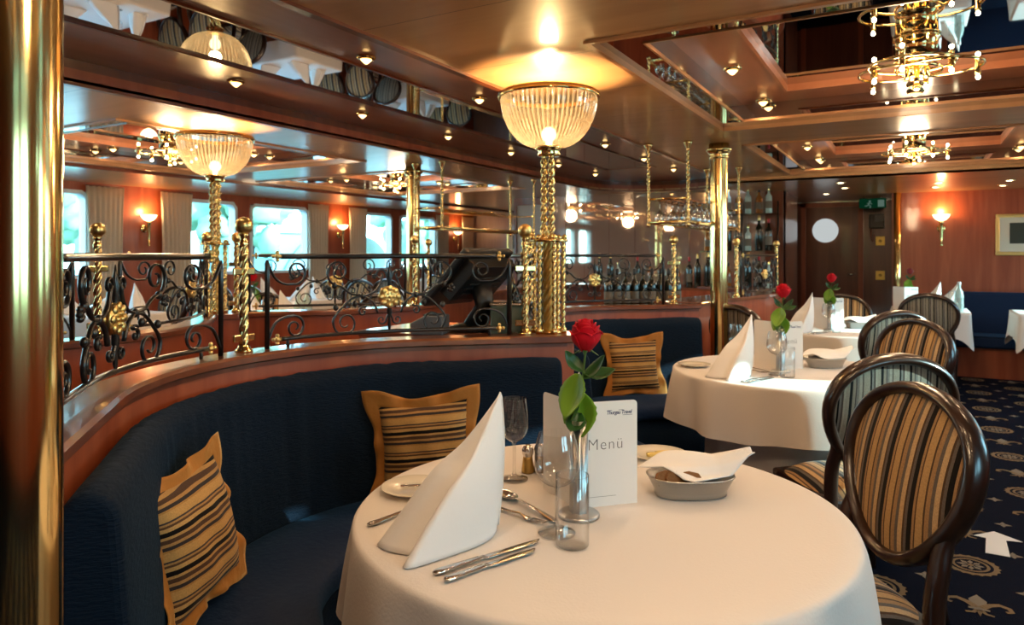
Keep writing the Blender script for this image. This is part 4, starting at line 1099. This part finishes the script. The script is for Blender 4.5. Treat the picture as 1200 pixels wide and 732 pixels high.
def spoon(label, p, q, tabs):
    p = Vector(p); q = Vector(q); d = q - p; L = d.length
    t = piece('spoon', label, 'spoon', (p.x, p.y), atan2(d.y, d.x), None, tabs)
    m = MB(); m.loft([(0, .004, .0015, .004), (.01, .010, .0018, .004), (.06, .006, .0018, .008), (L * .6, .003, .002, .011), (L * .68, .004, .0022, .006)], 10); m.build('handle', 'steel', t)
    m = MB(); x0 = L * .66
    def fn(u, v):
        a = 2 * pi * u; rr = v; x = x0 + (L - x0) * .5 * (1 + rr * cos(a)); return (x, .020 * rr * sin(a), .010 - .0085 * (1 - rr * rr))
    m.grid(fn, 24, 8, cu=True); m.build('bowl', 'steel', t, solid=.0012)
spoon('steel dessert spoon lying bowl first behind the napkin %s', atz(652, 613, TT), atz(583, 578, TT), '12')
p, q = Vector(atz(570, 592, TT)), Vector(atz(641, 616, TT)); d = q - p; L = d.length
t = piece('dessert_fork', 'steel dessert fork lying beside the spoon %s', 'fork', (p.x, p.y), atan2(d.y, d.x), None, '12')
m = MB(); m.loft([(0, .004, .0015, .003), (.01, .009, .0018, .003), (.06, .006, .0018, .005), (L * .58, .0028, .002, .008), (L * .64, .005, .0016, .005), (L * .70, .0105, .0012, .003), (L * .76, .0110, .001, .003)], 10); m.build('handle', 'steel', t)
for k in range(4):
    y = -.0085 + .0057 * k; m = MB(); m.tube([(L * .75, y, .003), (L * .88, y, .004), (L, y, .008)], [.0016, .0014, .0008], 6); m.build('tine', 'steel', t)
# plates
def plate(label, loc, tabs, R=.082):
    t = piece('side_plate', label, 'plate', loc, 0, 'cream side plates', tabs)
    m = MB(); m.lathe([(0, .003), (R * .6, .003), (R * .66, .005), (R * .97, .012), (R, .0135), (R * .97, .0142), (R * .65, .0075), (R * .58, .0055), (0, .0055)], 44); m.build('dish', 'porc', t); return t
SP = (-1.035, 1.345); FP = (-.615, 1.905)
plate('cream side plate left of the napkin %s', SP, '12')
plate('cream plate with butter behind the menu card %s', FP, '12')
for k, (dx, rz) in enumerate(((-.005, .5), (.010, .7))):
    t = piece('butter_pat', ('front' if k == 0 else 'rear') + ' gold wrapped butter pat %s', 'butter', (FP[0] + dx, FP[1] - .012 + .03 * k, TT + .0058), rz, None, '1')
    m = MB(); m.box(-.024, .024, -.009, .009, 0, .008); m.build('wrapper', 'foil', t, bevel=.002); m = MB(); m.box(-.017, .017, -.0092, .0092, .0015, .0084); m.build('paper_band', 'butter', t)
t = piece('butter_knife', 'small steel butter knife lying across the side plate %s', 'knife', (SP[0] - .02, SP[1] - .03, TT + .014), rad(35), None, '1')
m = MB(); m.loft([(0, .004, .0025, .003), (.01, .007, .003, .003), (.07, .005, .0025, .003), (.075, .006, .001, .003), (.13, .007, .0008, .003), (.15, .001, .0006, .003)], 10); m.build('knife_body', 'steel', t)
p = Vector(atz(431, 617, TT)); q = Vector(atz(462, 606, TT)); d = q - p
t = piece('table_fork', 'steel fork handle showing left of the napkin %s', 'fork', (p.x, p.y), atan2(d.y, d.x), None, '1')
m = MB(); m.loft([(0, .004, .0025, .004), (.012, .011, .003, .004), (.03, .009, .003, .004), (.09, .0045, .003, .006), (.12, .004, .003, .007)], 10); m.build('handle', 'steel', t)
# shakers
for k, (x, y) in enumerate(((-.868, 1.605), (-.845, 1.628))):
    t = piece('shaker', ('left' if k == 0 else 'right') + ' small steel and glass shaker behind the wine glass %s', 'shaker', (x, y), 0, None, '1')
    m = MB(); m.lathe([(0, 0), (.016, 0), (.017, .004), (.013, .035), (.012, .042), (0, .042)], 18); m.build('base', 'brass_dark', t)
    m = MB(); m.lathe([(.012, .042), (.015, .05), (.0155, .058), (.012, .068), (.006, .072), (0, .0725)], 18); m.build('cap', 'steel', t)
t = piece('pepper_shaker', 'dark shaker right of the menu card %s', 'shaker', (-.695, 1.80), 0, None, '1')
m = MB(); m.lathe([(0, 0), (.017, 0), (.018, .004), (.013, .04), (.011, .045), (0, .045)], 18); m.build('base', 'brass_dark', t); m = MB(); m.lathe([(.011, .045), (.015, .055), (.013, .07), (0, .076)], 18); m.build('cap', 'steel', t)
# bread basket
BK_ = (-.455, 1.652)
ba = rad(34)
t = piece('bread_basket', 'oval steel bread basket with a white napkin %s', 'basket', BK_, ba, 'oval bread baskets')
m = MB()
def oval(prof, m):
    N = 44; vs = []
    for k, z in prof:
        for i in range(N):
            a = 2 * pi * i / N; ca, sa = cos(a), sin(a)
            vs.append(((.082 + k) * (abs(ca) ** .8) * (1 if ca > 0 else -1), (.048 + k) * (abs(sa) ** .8) * (1 if sa > 0 else -1), z))
    n = len(prof); m.add(vs, [(j * N + i, j * N + (i + 1) % N, (j + 1) * N + (i + 1) % N, (j + 1) * N + i) for j in range(n - 1) for i in range(N)] + [tuple(range(N)), tuple((n - 1) * N + i for i in range(N))], 0, True)
oval([(0, .0), (.003, .002), (.003, .012), (.004, .014), (.020, .046), (.022, .047), (.020, .049), (.004, .018), (.0, .008)], m); m.build('dish', 'vase', t)
t = piece('basket_napkin', 'crumpled white napkin draped over the bread basket %s', 'napkin', (BK_[0], BK_[1], TT + .03), ba, 'bread basket napkins')
m = MB(); rnd = random.Random(4)
def fn(u, v):
    x = (u - .5) * .20; y = (v - .5) * .20
    a = .55; X = x * cos(a) - y * sin(a); Y = x * sin(a) + y * cos(a)
    z = .030 + .018 * sin(14 * x + 2) * cos(11 * y) + .012 * sin(31 * x + 17 * y) + .42 * max(0, X - .045) * (1 if Y > -.02 else .6) - .5 * max(0, -Y - .045) 
    return (X + .022, Y * .66 + .026, max(z, .018))
m.grid(fn, 26, 26); m.build('linen', 'napkin', t, solid=.0025)
for k, (dx, dy, rz_, tl) in enumerate(((-.062, -.026, .3, 1.0), (-.040, -.034, .1, .9), (-.014, -.037, -.2, .8))):
    a_ = Vector((dx, dy, 0)); a_.rotate(Matrix.Rotation(ba, 3, 'Z'))
    t = piece('bread_slice', ('left', 'middle', 'right')[k] + ' brown bread slice in the basket %s', 'bread', (BK_[0] + a_.x, BK_[1] + a_.y, TT + .030), ba + rz_, None, '1')
    m = MB(); m.prism([(-.025, 0), (.025, 0), (.029, .018), (.022, .030), (.0, .034), (-.022, .030), (-.029, .018)], -.005, .005); m.xf(Matrix.Rotation(rad(62), 4, 'X')); m.build('crumb', 'bread', t, bevel=.003)

NAMES = {'2': 'on the second round table', '3': 'on the third round table', 'p': 'on the near port table', 'q': 'on the far port table'}
OFF = {'2': (T2[0] - T1[0], T2[1] - T1[1]), '3': (T3[0] - T1[0], T3[1] - T1[1])}
for t, lb, tabs in list(PIECES):
    for k in '23':
        if k in tabs:
            dup(t, (t.location.x + OFF[k][0], t.location.y + OFF[k][1], t.location.z), None, lb % NAMES[k])
    n = t.name.split('.')[0]
    if '3' in tabs and n in ('napkin', 'menu_card', 'wine_glass', 'tumbler', 'bud_vase', 'rose', 'bread_basket', 'basket_napkin'):
        for k, q in (('p', Q1), ('q', Q2)):
            dx, dy = t.location.x - T1[0], t.location.y - T1[1]
            dup(t, (q[0] - dx, q[1] - dy, t.location.z), t.rotation_euler[2] + pi, lb % NAMES[k])
# a second napkin and a carafe on each port table show above the railing
nap0 = [t for t, lb, tb in PIECES if t.name == 'napkin'][0]
for (x, y, rz, lb) in ((Q1[0] + .33, 1.45, rad(120), 'white folded napkin at the aisle side of the port table behind the nearest railing'), (Q1[0] + .02, 1.85, rad(40), 'white folded napkin at the far side of the port table behind the nearest railing'),
                       (Q2[0] + .36, 3.52, rad(100), 'white folded napkin at the aisle side of the port table left of the till'), (Q2[0] + .05, 4.05, rad(10), 'white folded napkin at the far side of the port table left of the till')):
    dup(nap0, (x, y, TT), rz, lb)
def carafe(x, y, lb, first=[None]):
    if first[0]: return dup(first[0], (x, y, TT), None, lb)
    t = thing('water_bottle', lb, 'bottle', (x, y, TT), 0, 'clear water bottles'); first[0] = t
    m = MB(); m.lathe([(0, 0), (.04, 0), (.042, .005), (.042, .15), (.03, .20), (.016, .225), (.015, .27), (0, .27)], 20); m.build('body', 'clearbottle', t)
    m = MB(); m.lathe([(.016, .262), (.017, .29), (0, .291)], 14); m.build('cap', 'white', t)
carafe(Q1[0] + .33, 1.80, 'pale water bottle on the port table behind the nearest railing'); carafe(Q2[0] + .30, 3.93, 'pale water bottle on the port table left of the till'); carafe(Q2[0] + .25, 4.06, 'second pale water bottle behind the other on the port table left of the till')

# ------------------------------------------------------------------ chairs
def egg(a, b, t, k=.19):
    c, s_ = cos(t), sin(t); return (a * s_ * (1 + k * c), b * c)
def make_chair(label):
    t = thing('dining_chair', label, 'chair', (0, 0, 0), 0, 'dark wood oval-back chairs with striped fabric')
    lean = rad(13); BZ, BY = .735, .245
    def bk(x, z, y=0.): return (x, BY + (z * sin(lean)) + y * cos(lean), BZ + z * cos(lean) - y * sin(lean))
    N = 56; a, b = .225, .225
    m = MB()
    m.tube([bk(*egg(a, b, 2 * pi * i / N)) for i in range(N)], .033, 12, closed=True, flat=.56, up=(0, cos(lean), -sin(lean))); m.build('back_frame', 'chairwood', t)
    for y0, sg, mat, nm in ((-.003, -1, 'chairfab', 'back_pad'), (.003, 1, 'chairfab_back', 'outer_back')):
        m = MB()
        def fn(u, v, sg=sg, y0=y0):
            x, z = egg((a - .013) * v, (b - .013) * v, 2 * pi * u); return bk(x, z, y0 * 3 + sg * .024 * (1 - v ** 2.6))
        m.grid(fn, 48, 12, cu=True); m.build(nm, mat, t)
    for s_ in (-1, 1):
        m = MB(); e = egg(a, b, rad(118)); p0 = bk(s_ * e[0] * 1.0, e[1])
        q = catmull([bk(s_ * .222, -.02), p0, (s_ * .185, .195, .54), (s_ * .183, .185, .43), (s_ * .185, .20, .25), (s_ * .195, .265, .0)], 5); n = len(q)
        m.tube(q, [.017 + .008 * sin(pi * i / (n - 1)) for i in range(n)], 8, up=(0, 1, 0)); m.build('rear_leg', 'chairwood', t)
    for s_ in (-1, 1):
        m = MB(); m.lathe([(0, 0), (.014, 0), (.016, .02), (.017, .18), (.022, .30), (.026, .33), (.020, .345), (.026, .36), (.028, .42), (0, .42)], 14, (s_ * .20, -.19, 0)); m.build('front_leg', 'chairwood', t)
    m = MB()
    def ol(k): return [(-.225 * k, -.215 * k), (-.12 * k, -.235 * k), (0, -.242 * k), (.12 * k, -.235 * k), (.225 * k, -.215 * k), (.195 * k, .20 * k), (-.195 * k, .20 * k)]
    m.prism(ol(1), .375, .425); m.build('seat_rail', 'chairwood', t, bevel=.012)
    m = MB()
    def fn(u, v):
        an = 2 * pi * u; c, s_ = cos(an), sin(an); k = 1 / max(abs(c) ** 3.2 + abs(s_) ** 3.2, 1e-6) ** (1 / 3.2)
        x, y = k * c, k * s_; w = .222 - .018 * (y + 1) / 2 * 1.3; return (x * w * v, y * .215 * v - .012, .425 + .055 * (1 - v ** 3.2) + .0 * y)
    m.grid(fn, 56, 14, cu=True); m.build('seat_cushion', 'chairfab', t)
    return t
def face(fr, to): d = Vector((to[0] - fr[0], to[1] - fr[1])); return atan2(d.x, -d.y)
CH = make_chair('oval-back striped chair nearest the camera, right of the nearest round table')
CH.location = (-.21, 2.015, 0); CH.rotation_euler[2] = atan2(-.8, .6)
def chair(x, y, rz, lb): return dup(CH, (x, y, 0), rz, lb)
chair(-.205, 3.055, face((-.19, 3.0), (T2[0] - .1, T2[1])), 'oval-back chair with grey striped outer back drawn up to the second round table')
chair(-.165, 4.18, face((-.13, 4.12), T2), 'oval-back chair with sunny tan stripes on the far side of the second round table')
chair(-.23, 5.25, face((-.2, 5.25), (T3[0] - .1, T3[1])), 'dark oval-back chair directly behind the tan striped chair, facing the third round table')
chair(-.53, 6.55, face((-.53, 6.55), T3), 'oval-back chair behind the menu card of the third round table, before the porthole door')
chair(-.93, 5.26, rad(150), 'dark chair back half hidden between the brass column and the second napkin')
chair(.15, 7.62, face((.15, 7.62), (.2, 8.5)), 'olive striped oval-back chair before the square table at the end wall')
for (x, y, T, lb) in ((mir(-.13), 2.05, Q1, 'dark chair at the port table behind the nearest railing, far side'), (mir(-.2), .95, Q1, 'dark chair at the port table behind the nearest railing, near side'),
                      (mir(-.08), 4.2, Q2, 'dark chair at the far side of the port table left of the till'), (mir(-.2), 3.05, Q2, 'dark chair at the near side of the port table left of the till'), (mir(-.75), 5.2, Q3, 'dark chair on the port side beyond the till')):
    chair(x, y, face((x, y), T), lb)

# square tables at the end wall
def square_table(x, y, w, lab):
    t = thing('square_table', 'table under the ' + lab, 'table', (x, y, 0), 0, 'square tables at the end wall')
    m = MB(); m.box(-w + .02, w - .02, -.36, .36, TZ - .03, TZ - .004); m.build('tabletop', 'mahog', t)
    m = MB(); m.box(-.04, .04, -.04, .04, .02, TZ - .03); m.build('pedestal', 'steel', t); m = MB(); m.box(-.22, .22, -.22, .22, 0, .02); m.build('base', 'steel', t)
    c = thing('tablecloth', lab, 'tablecloth', (x, y, TZ), 0, 'white tablecloths')
    m = MB(); rnd = random.Random(int(x * 10))
    def fn(u, v):
        a = 2 * pi * u; c_, s_ = cos(a), sin(a); k = 1 / max(abs(c_) ** 24 + abs(s_) ** 24, 1e-12) ** (1 / 24); px_, py_ = k * c_, k * s_
        if v < .5: return (px_ * w * v * 2, py_ * .38 * v * 2, .001)
        d = (v - .5) * 2; cor = (abs(px_ * py_)) ** 6; o = .012 + .03 * d * cor + .008 * d * sin(11 * a)
        return (px_ * (w + .008) + o * d * (1 if px_ > 0 else -1) * abs(px_) ** 3, py_ * .388 + o * d * (1 if py_ > 0 else -1) * abs(py_) ** 3, .001 - (.24 + .17 * cor) * d)
    m.grid(fn, 160, 24, cu=True); m.build('linen', 'cloth', c)
square_table(.16, 8.42, .34, 'white cloth of the square table behind the olive striped chair')
square_table(1.22, 8.42, .34, 'white cloth of the square table at the right edge under the picture')
for i, (x, y) in enumerate(((-6.8, 3.95), (-6.8, 6.35), (-6.8, 8.75))):
    square_table(x, y, .45, 'white cloth of the %s port window table from the front' % ORD[i])
    for j, (dx, sy) in enumerate(((-.24, -1), (.24, -1), (-.24, 1), (.24, 1))):
        chair(x + dx * 1.12, y + sy * .66, 0 if sy > 0 else pi, '%s chair at the %s port window table, on its %s side' % ('wall side' if dx < 0 else 'aisle side', ORD[i], 'near' if sy < 0 else 'far'))
byname = {}
for t, lb, tb in PIECES: byname.setdefault(t.name.split('.')[0], t)
E = 'on the square table behind the olive striped chair'
dup(byname['menu_card'], (-.06, 8.18, TT), rad(-14), 'white menu card standing ' + E)
dup(byname['bud_vase'], (-.02, 8.34, TT), 0, 'steel bud vase ' + E)
rr_ = dup(byname['rose'], (-.02, 8.34, TT + .062), 0, 'dark wilted rose in the vase ' + E)
for c in rr_.children:
    if c.name.startswith('bloom'): c.data = c.data.copy(); c.data.materials[0] = M['rose_dark']
for i, (y, wn) in enumerate(((3.95, 'first'), (6.35, 'second'), (8.75, 'third'))):
    for j, (dx, dy, wl) in enumerate(((.25, -.2, 'near aisle'), (.2, .22, 'far aisle'), (-.2, -.2, 'near window'))):
        dup(nap0, (-6.8 + dx, y + dy, TT), rad(100 * j), 'white folded napkin at the %s corner of the %s port window table' % (wl, wn))
    dup(byname['wine_glass'], (-6.62, y + .02, TT), 0, 'wine glass standing in the middle of the %s port window table' % wn)
dup(nap0, (.16, 8.36, TT), rad(-20), 'left white pointed napkin ' + E); dup(nap0, (.33, 8.56, TT), rad(-20), 'right white pointed napkin ' + E)
dup(byname['tumbler'], (.42, 8.2, TT), 0, 'straight tumbler at the corner ' + E); dup(byname['wine_glass'], (.36, 8.28, TT), 0, 'wine glass near the corner ' + E)
carafe(.42, 8.36, 'water bottle with pale cap ' + E)

# ------------------------------------------------------------------ chandeliers
def chandelier(x, y, lb, first=[None]):
    if first[0]: t = dup(first[0], (x, y, 2.236), None, lb)
    else:
        t = thing('chandelier', lb, 'chandelier', (x, y, 2.236), 0, 'brass ring chandeliers'); first[0] = t
        m = MB(); m.lathe([(0, 0), (.09, 0), (.09, -.008), (.082, -.012), (.078, -.09), (.084, -.094), (.084, -.102), (0, -.102)], 36); m.build('drum', 'brass', t)
        for k in range(7):
            a = k * 2 * pi / 6; rr = 0 if k == 6 else .036
            m = MB(); m.lathe([(.0125, -.10), (.0125, -.165 - (.02 if k == 6 else 0)), (.008, -.172 - (.02 if k == 6 else 0)), (0, -.175 - (.02 if k == 6 else 0))], 14, (rr * cos(a), rr * sin(a), 0)); m.build('pendant_tube', 'brass', t)
        for k in range(3):
            a = k * 2 * pi / 3 + .3; c = (.085 * cos(a), .085 * sin(a))
            m = MB(); m.tube([(c[0] + .16 * cos(2 * pi * i / 48), c[1] + .16 * sin(2 * pi * i / 48), -.128) for i in range(48)], .0065, 8, closed=True); m.build('ring_arm', 'brass', t)
        for k in range(6):
            a = k * pi / 3 + .3; R = .232 if k % 2 == 0 else .165
            p = (R * cos(a), R * sin(a), 0)
            m = MB(); m.lathe([(0, -.095), (.011, -.095), (.013, -.10), (.011, -.105), (.011, -.155), (.013, -.16), (.011, -.165), (0, -.165)], 14, p); o = m.build('candle_tube', 'brass', t)
            for z in (-.083, -.178):
                m = MB(); m.ball((p[0], p[1], z), .0085, 12, sq=(1, 1, 1.15)); m.build('bulb', 'candle', o)
        m = MB(); m.ball((0, 0, -.208), .017, 12); m.build('finial', 'brass', t)
    light('chandelier_light', 'POINT', (x, y, 2.236 - .26), CHAN_W, (1, .70, .42), .10)
    return t
for f, side in ((lambda x: x, 'over the starboard tables'), (mir, 'over the port tables')):
    for c, w_ in ((CF[1], 'brass ring chandelier with candle bulbs in the middle light well %s'), (CF[2], 'brass ring chandelier with candle bulbs in the farthest light well %s'), (CF[0], 'brass ring chandelier in the nearest light well %s')):
        chandelier(f(CXS), c, w_ % side)

# downlights
light_dn = []
def downlight(x, y, z, lb, group, first=[None]):
    if first[0]: light_dn.append((x, y, z)); return dup(first[0], (x, y, z), None, lb, group)
    t = thing('downlight', lb, 'ceiling light', (x, y, z), 0, group); first[0] = t
    m = MB(); m.lathe([(.024, 0), (.043, 0), (.044, -.006), (.037, -.014), (.026, -.016), (.024, -.008)], 22); m.build('ring', 'brass', t)
    light_dn.append((x, y, z))
    m = MB(); m.lathe([(.026, -.012), (.022, -.020), (.009, -.032), (.0, -.036)], 8, smooth=False); m.build('faceted_glass', 'down', t)
ysr = [-.47, .49, 1.45, 2.41, 3.36, 4.30, 5.24, 6.18, 7.1]
for x, row in ((-2.13, 'near'), (-3.0, 'far')):
    for i, y in enumerate(ysr):
        if y < 1: continue
        downlight(x, y, 2.21, '%s small brass downlight from the front in the %s wooden band over the service aisle' % (ORD[i - 2], row), 'downlights in the ceiling recess')
for f, side in ((lambda x: x, 'starboard'), (mir, 'port')):
    for c, wn in ((CF[0], 'nearest'), (CF[1], 'middle'), (CF[2], 'farthest')):
        k = 0
        for dx, dy in ((-.76, -.78), (-.76, 0), (-.76, .80), (0, .80), (.76, .80), (.76, 0), (.76, -.78), (0, -.78)):
            downlight(f(CXS + dx), c + dy, 2.21, '%s downlight clockwise from the near inner corner of the %s %s light well' % (ORD[k], wn, side), 'downlights round the light wells'); k += 1

for q_ in light_dn: light('downlight_beam', 'SPOT', (q_[0], q_[1], q_[2] - .05), DOWN_W, (1, .66, .38), .03, spot=(rad(150), .6))
# sconces
def sconce(x, y, n, lb, first=[None]):
    z = 1.62; rz = atan2(n[0], -n[1])
    if first[0]: t = dup(first[0], (x, y, z), rz, lb)
    else:
        t = thing('wall_sconce', lb, 'wall lamp', (x, y, z), rz, 'brass torch sconces'); first[0] = t   # local -Y looks into the room
        m = MB(); m.lathe([(0, 0), (.045, 0), (.045, .008), (.03, .014), (0, .016)], 20); m.xf(Matrix.Translation((0, 0, 0)) @ Matrix.Rotation(pi / 2, 4, 'X')); m.build('backplate', 'brass', t)
        m = MB(); m.tube([(0, -.01, 0), (0, -.06, -.01), (0, -.09, .01)], .008, 8); m.build('arm', 'brass', t)
        m = MB(); m.lathe([(0, -.21), (.012, -.205), (.018, -.195), (.010, -.18), (.016, -.10), (.018, .0), (.024, .06), (.03, .07), (.018, .085), (0, .085)], 18, (0, -.09, 0)); m.build('torch', 'brass', t)
        m = MB(); m.lathe([(.02, .085), (.05, .098), (.075, .125), (.088, .158), (.084, .158), (.07, .128), (.046, .104), (0, .10)], 26, (0, -.09, 0)); m.build('bowl', 'sconce_shade', t)
    q = Vector((x, y, 0)) + Vector((n[0], n[1], 0)) * .09
    light('sconce_light', 'POINT', (q.x, q.y, z + .20), SCON_W, (1, .52, .18), .04)
    return t
sconce(.30, 9.5, (0, -1), 'brass torch sconce on the end wall between corridor and picture')
for i, y in enumerate(SCY[2:]): sconce(PW, y, (1, 0), '%s brass torch sconce between the port curtains counted from the near column' % ORD[i])
for i, y in enumerate(SCY[2:4]): sconce(SW, y, (-1, 0), '%s brass torch sconce on the starboard window wall' % ORD[i])

# picture
def picture(x0, x1, y, z0, z1, lb):
    t = thing('framed_picture', lb, 'picture', ((x0 + x1) / 2, y, z0), 0, None); w = (x1 - x0) / 2; h = z1 - z0
    m = MB()
    for a, b, c, d in ((-w, w, 0, .04), (-w, w, h - .04, h), (-w, -w + .04, .04, h - .04), (w - .04, w, .04, h - .04)): m.box(a, b, -.03, 0, c, d)
    m.build('frame', 'gilt', t, bevel=.008)
    m = MB(); m.box(-w + .04, w - .04, -.014, -.002, .04, h - .04); m.build('mount', 'mat', t)
    m = MB(); m.box(-w + .13, w - .13, -.017, -.013, .13, h - .10); m.build('engraving', 'artdark', t)
picture(.82, 1.42, 9.5, 1.31, 1.77, 'gilt framed dark engraving with cream mount on the end wall')
picture(-6.95, -6.3, YF, 1.3, 1.8, 'framed engraving on the port end wall beyond the till')

# curtains
def curtain(X, sg, y0, y1, lb, first=[None]):
    t = thing('curtain', lb, 'curtain', (X, (y0 + y1) / 2, 2.06), 0 if sg > 0 else pi, 'beige pleated curtains')
    if first[0]:
        bpy.data.objects.remove(t); t = dup(first[0], (X, (y0 + y1) / 2, 2.06), 0 if sg > 0 else pi, lb)
    else:
        first[0] = t; w = (y1 - y0) / 2
        m = MB(); m.grid(lambda u, v: (.07 + .022 * sin(u * 2 * pi * 7) * (.4 + .6 * v) + .006 * sin(u * 40), (-1 + 2 * u) * w * (1 - .10 * sin(pi * v)), -1.34 * v), 90, 10); m.build('drape', 'curtain', t, solid=.004)
        m = MB(); m.tube([(.07, -w, .005), (.07, w, .005)], .009); m.build('track', 'mahog_dark', t)
    return t
for X, sg, side in ((PW, 1, 'port'), (SW, -1, 'starboard')):
    for i, s_ in enumerate(SCY[1:]):
        if s_ < 1 : continue
        curtain(X, sg, s_ - .70, s_ - .28, 'beige pleated curtain on the near side of the %s %s sconce' % (ORD[i - 0], side)); 
        curtain(X, sg, s_ + .18, s_ + .56, 'beige pleated curtain on the far side of the %s %s sconce' % (ORD[i - 0], side))

t = thing('sun_block_curtain', 'added unseen half-height curtain keeping the sun off the nearest table', 'curtain', (SW - .035, 2.69, 1.885))  # added out of view to block sun from the nearest table
m = MB(); m.grid(lambda u, v: (.007 * sin(u * 2 * pi * 11), (-.46 + .92 * u), -.885 * v), 100, 4); m.build('drape', 'curtain', t, solid=.004)
m = MB(); m.tube([(0, -.48, .004), (0, .48, .004)], .007); m.build('rod', 'brass', t)
m = MB(); m.grid(lambda u, v: (-.012 + .006 * sin(u * 2 * pi * 5), -.42 + .32 * u, .18 - 1.0 * v), 50, 4); m.build('sun_block_drape', 'curtain', t, solid=.004)  # added full-height strip, narrows the sun patch on the booth seat
# fittings by the corridor
q = Vector((-.40, 10.6, 0))
t = thing('wall_telephone', 'black wall telephone on the dark panel right of the porthole door', 'telephone', (-.40, 10.6, 1.69))
m = MB(); m.box(-.09, .09, -.09, 0, -.02, .17); m.build('case', 'black', t, bevel=.01); m = MB(); m.box(-.02, .08, -.10, -.088, .07, .15); m.build('keypad', 'grey', t)
m = MB(); m.tube([(-.06, -.05, -.02), (-.07, -.06, -.12), (-.05, -.05, -.20), (-.03, -.04, -.10)], .008); m.build('cord', 'mahog', t)
for z, lb in ((1.50, 'upper yellow metal switch plate beside the porthole door'), (1.04, 'lower yellow metal switch plate beside the porthole door')):
    t = thing('switch_plate', lb, 'switch', (-.36, 10.6, z)); m = MB(); m.box(-.055, .055, -.012, 0, -.06, .06); m.build('plate', 'plate_yellow', t, bevel=.004); m = MB(); m.lathe([(.02, 0), (.018, .01), (0, .011)], 14); m.xf(Matrix.Translation((0, -.012, 0)) @ Matrix.Rotation(pi / 2, 4, 'X')); m.build('knob', 'brass_dark', t)
t = thing('exit_sign', 'dim green exit sign hanging under the corridor ceiling', 'sign', (-.42, 9.85, 2.05))
m = MB(); m.box(-.15, .15, -.012, .012, -.15, -.03); m.build('panel', 'exitgreen', t); m = MB(); m.tube([(-.1, 0, -.03), (-.1, 0, 0)], .005); m.tube([(.1, 0, -.03), (.1, 0, 0)], .005); m.build('hanger', 'steel', t)
m = MB(); m.box(.06, .13, -.0135, -.0118, -.135, -.05)
m.ball((-.03, -.0125, -.065), .012, 10, sq=(1, .1, 1)); m.tube([(-.03, -.0128, -.08), (-.045, -.0128, -.11), (-.02, -.0128, -.125), (-.03, -.0128, -.15)], .006, 6, flat=.2); m.tube([(-.045, -.0128, -.11), (-.07, -.0128, -.125), (-.085, -.0128, -.12)], .005, 6); m.tube([(-.06, -.0128, -.095), (-.03, -.0128, -.083), (-.005, -.0128, -.10)], .005, 6)
m.build('pictogram', 'exitwhite', t)
# paper arrow on the carpet
t = thing('floor_arrow', 'white arrow sticker on the dark patterned carpet at the right', 'arrow', (.33, 3.87, .0032), 0)
m = MB(); m.prism([(.012, .155), (-.075, .055), (-.028, .045), (-.045, -.15), (.045, -.15), (.05, .055), (.115, .07)], 0, .0012); m.build('sticker', 'paper', t)
# etched glass screen left of the mirror wall
t = thing('etched_screen', 'grey etched glass screen in a dark frame at the port end of the bar', 'screen', (-4.55, 8.55, 0))
m = MB(); m.box(-.24, .24, -.006, .006, .95, 2.0); m.build('glass_sheet', 'etched', t)
m = MB(); m.box(-.28, -.24, -.03, .03, 0, 2.1); m.box(.24, .28, -.03, .03, 0, 2.1); m.box(-.24, .24, -.03, .03, 2.0, 2.1); m.box(-.24, .24, -.03, .03, 0, .95); m.build('frame', 'mahog_dark', t)
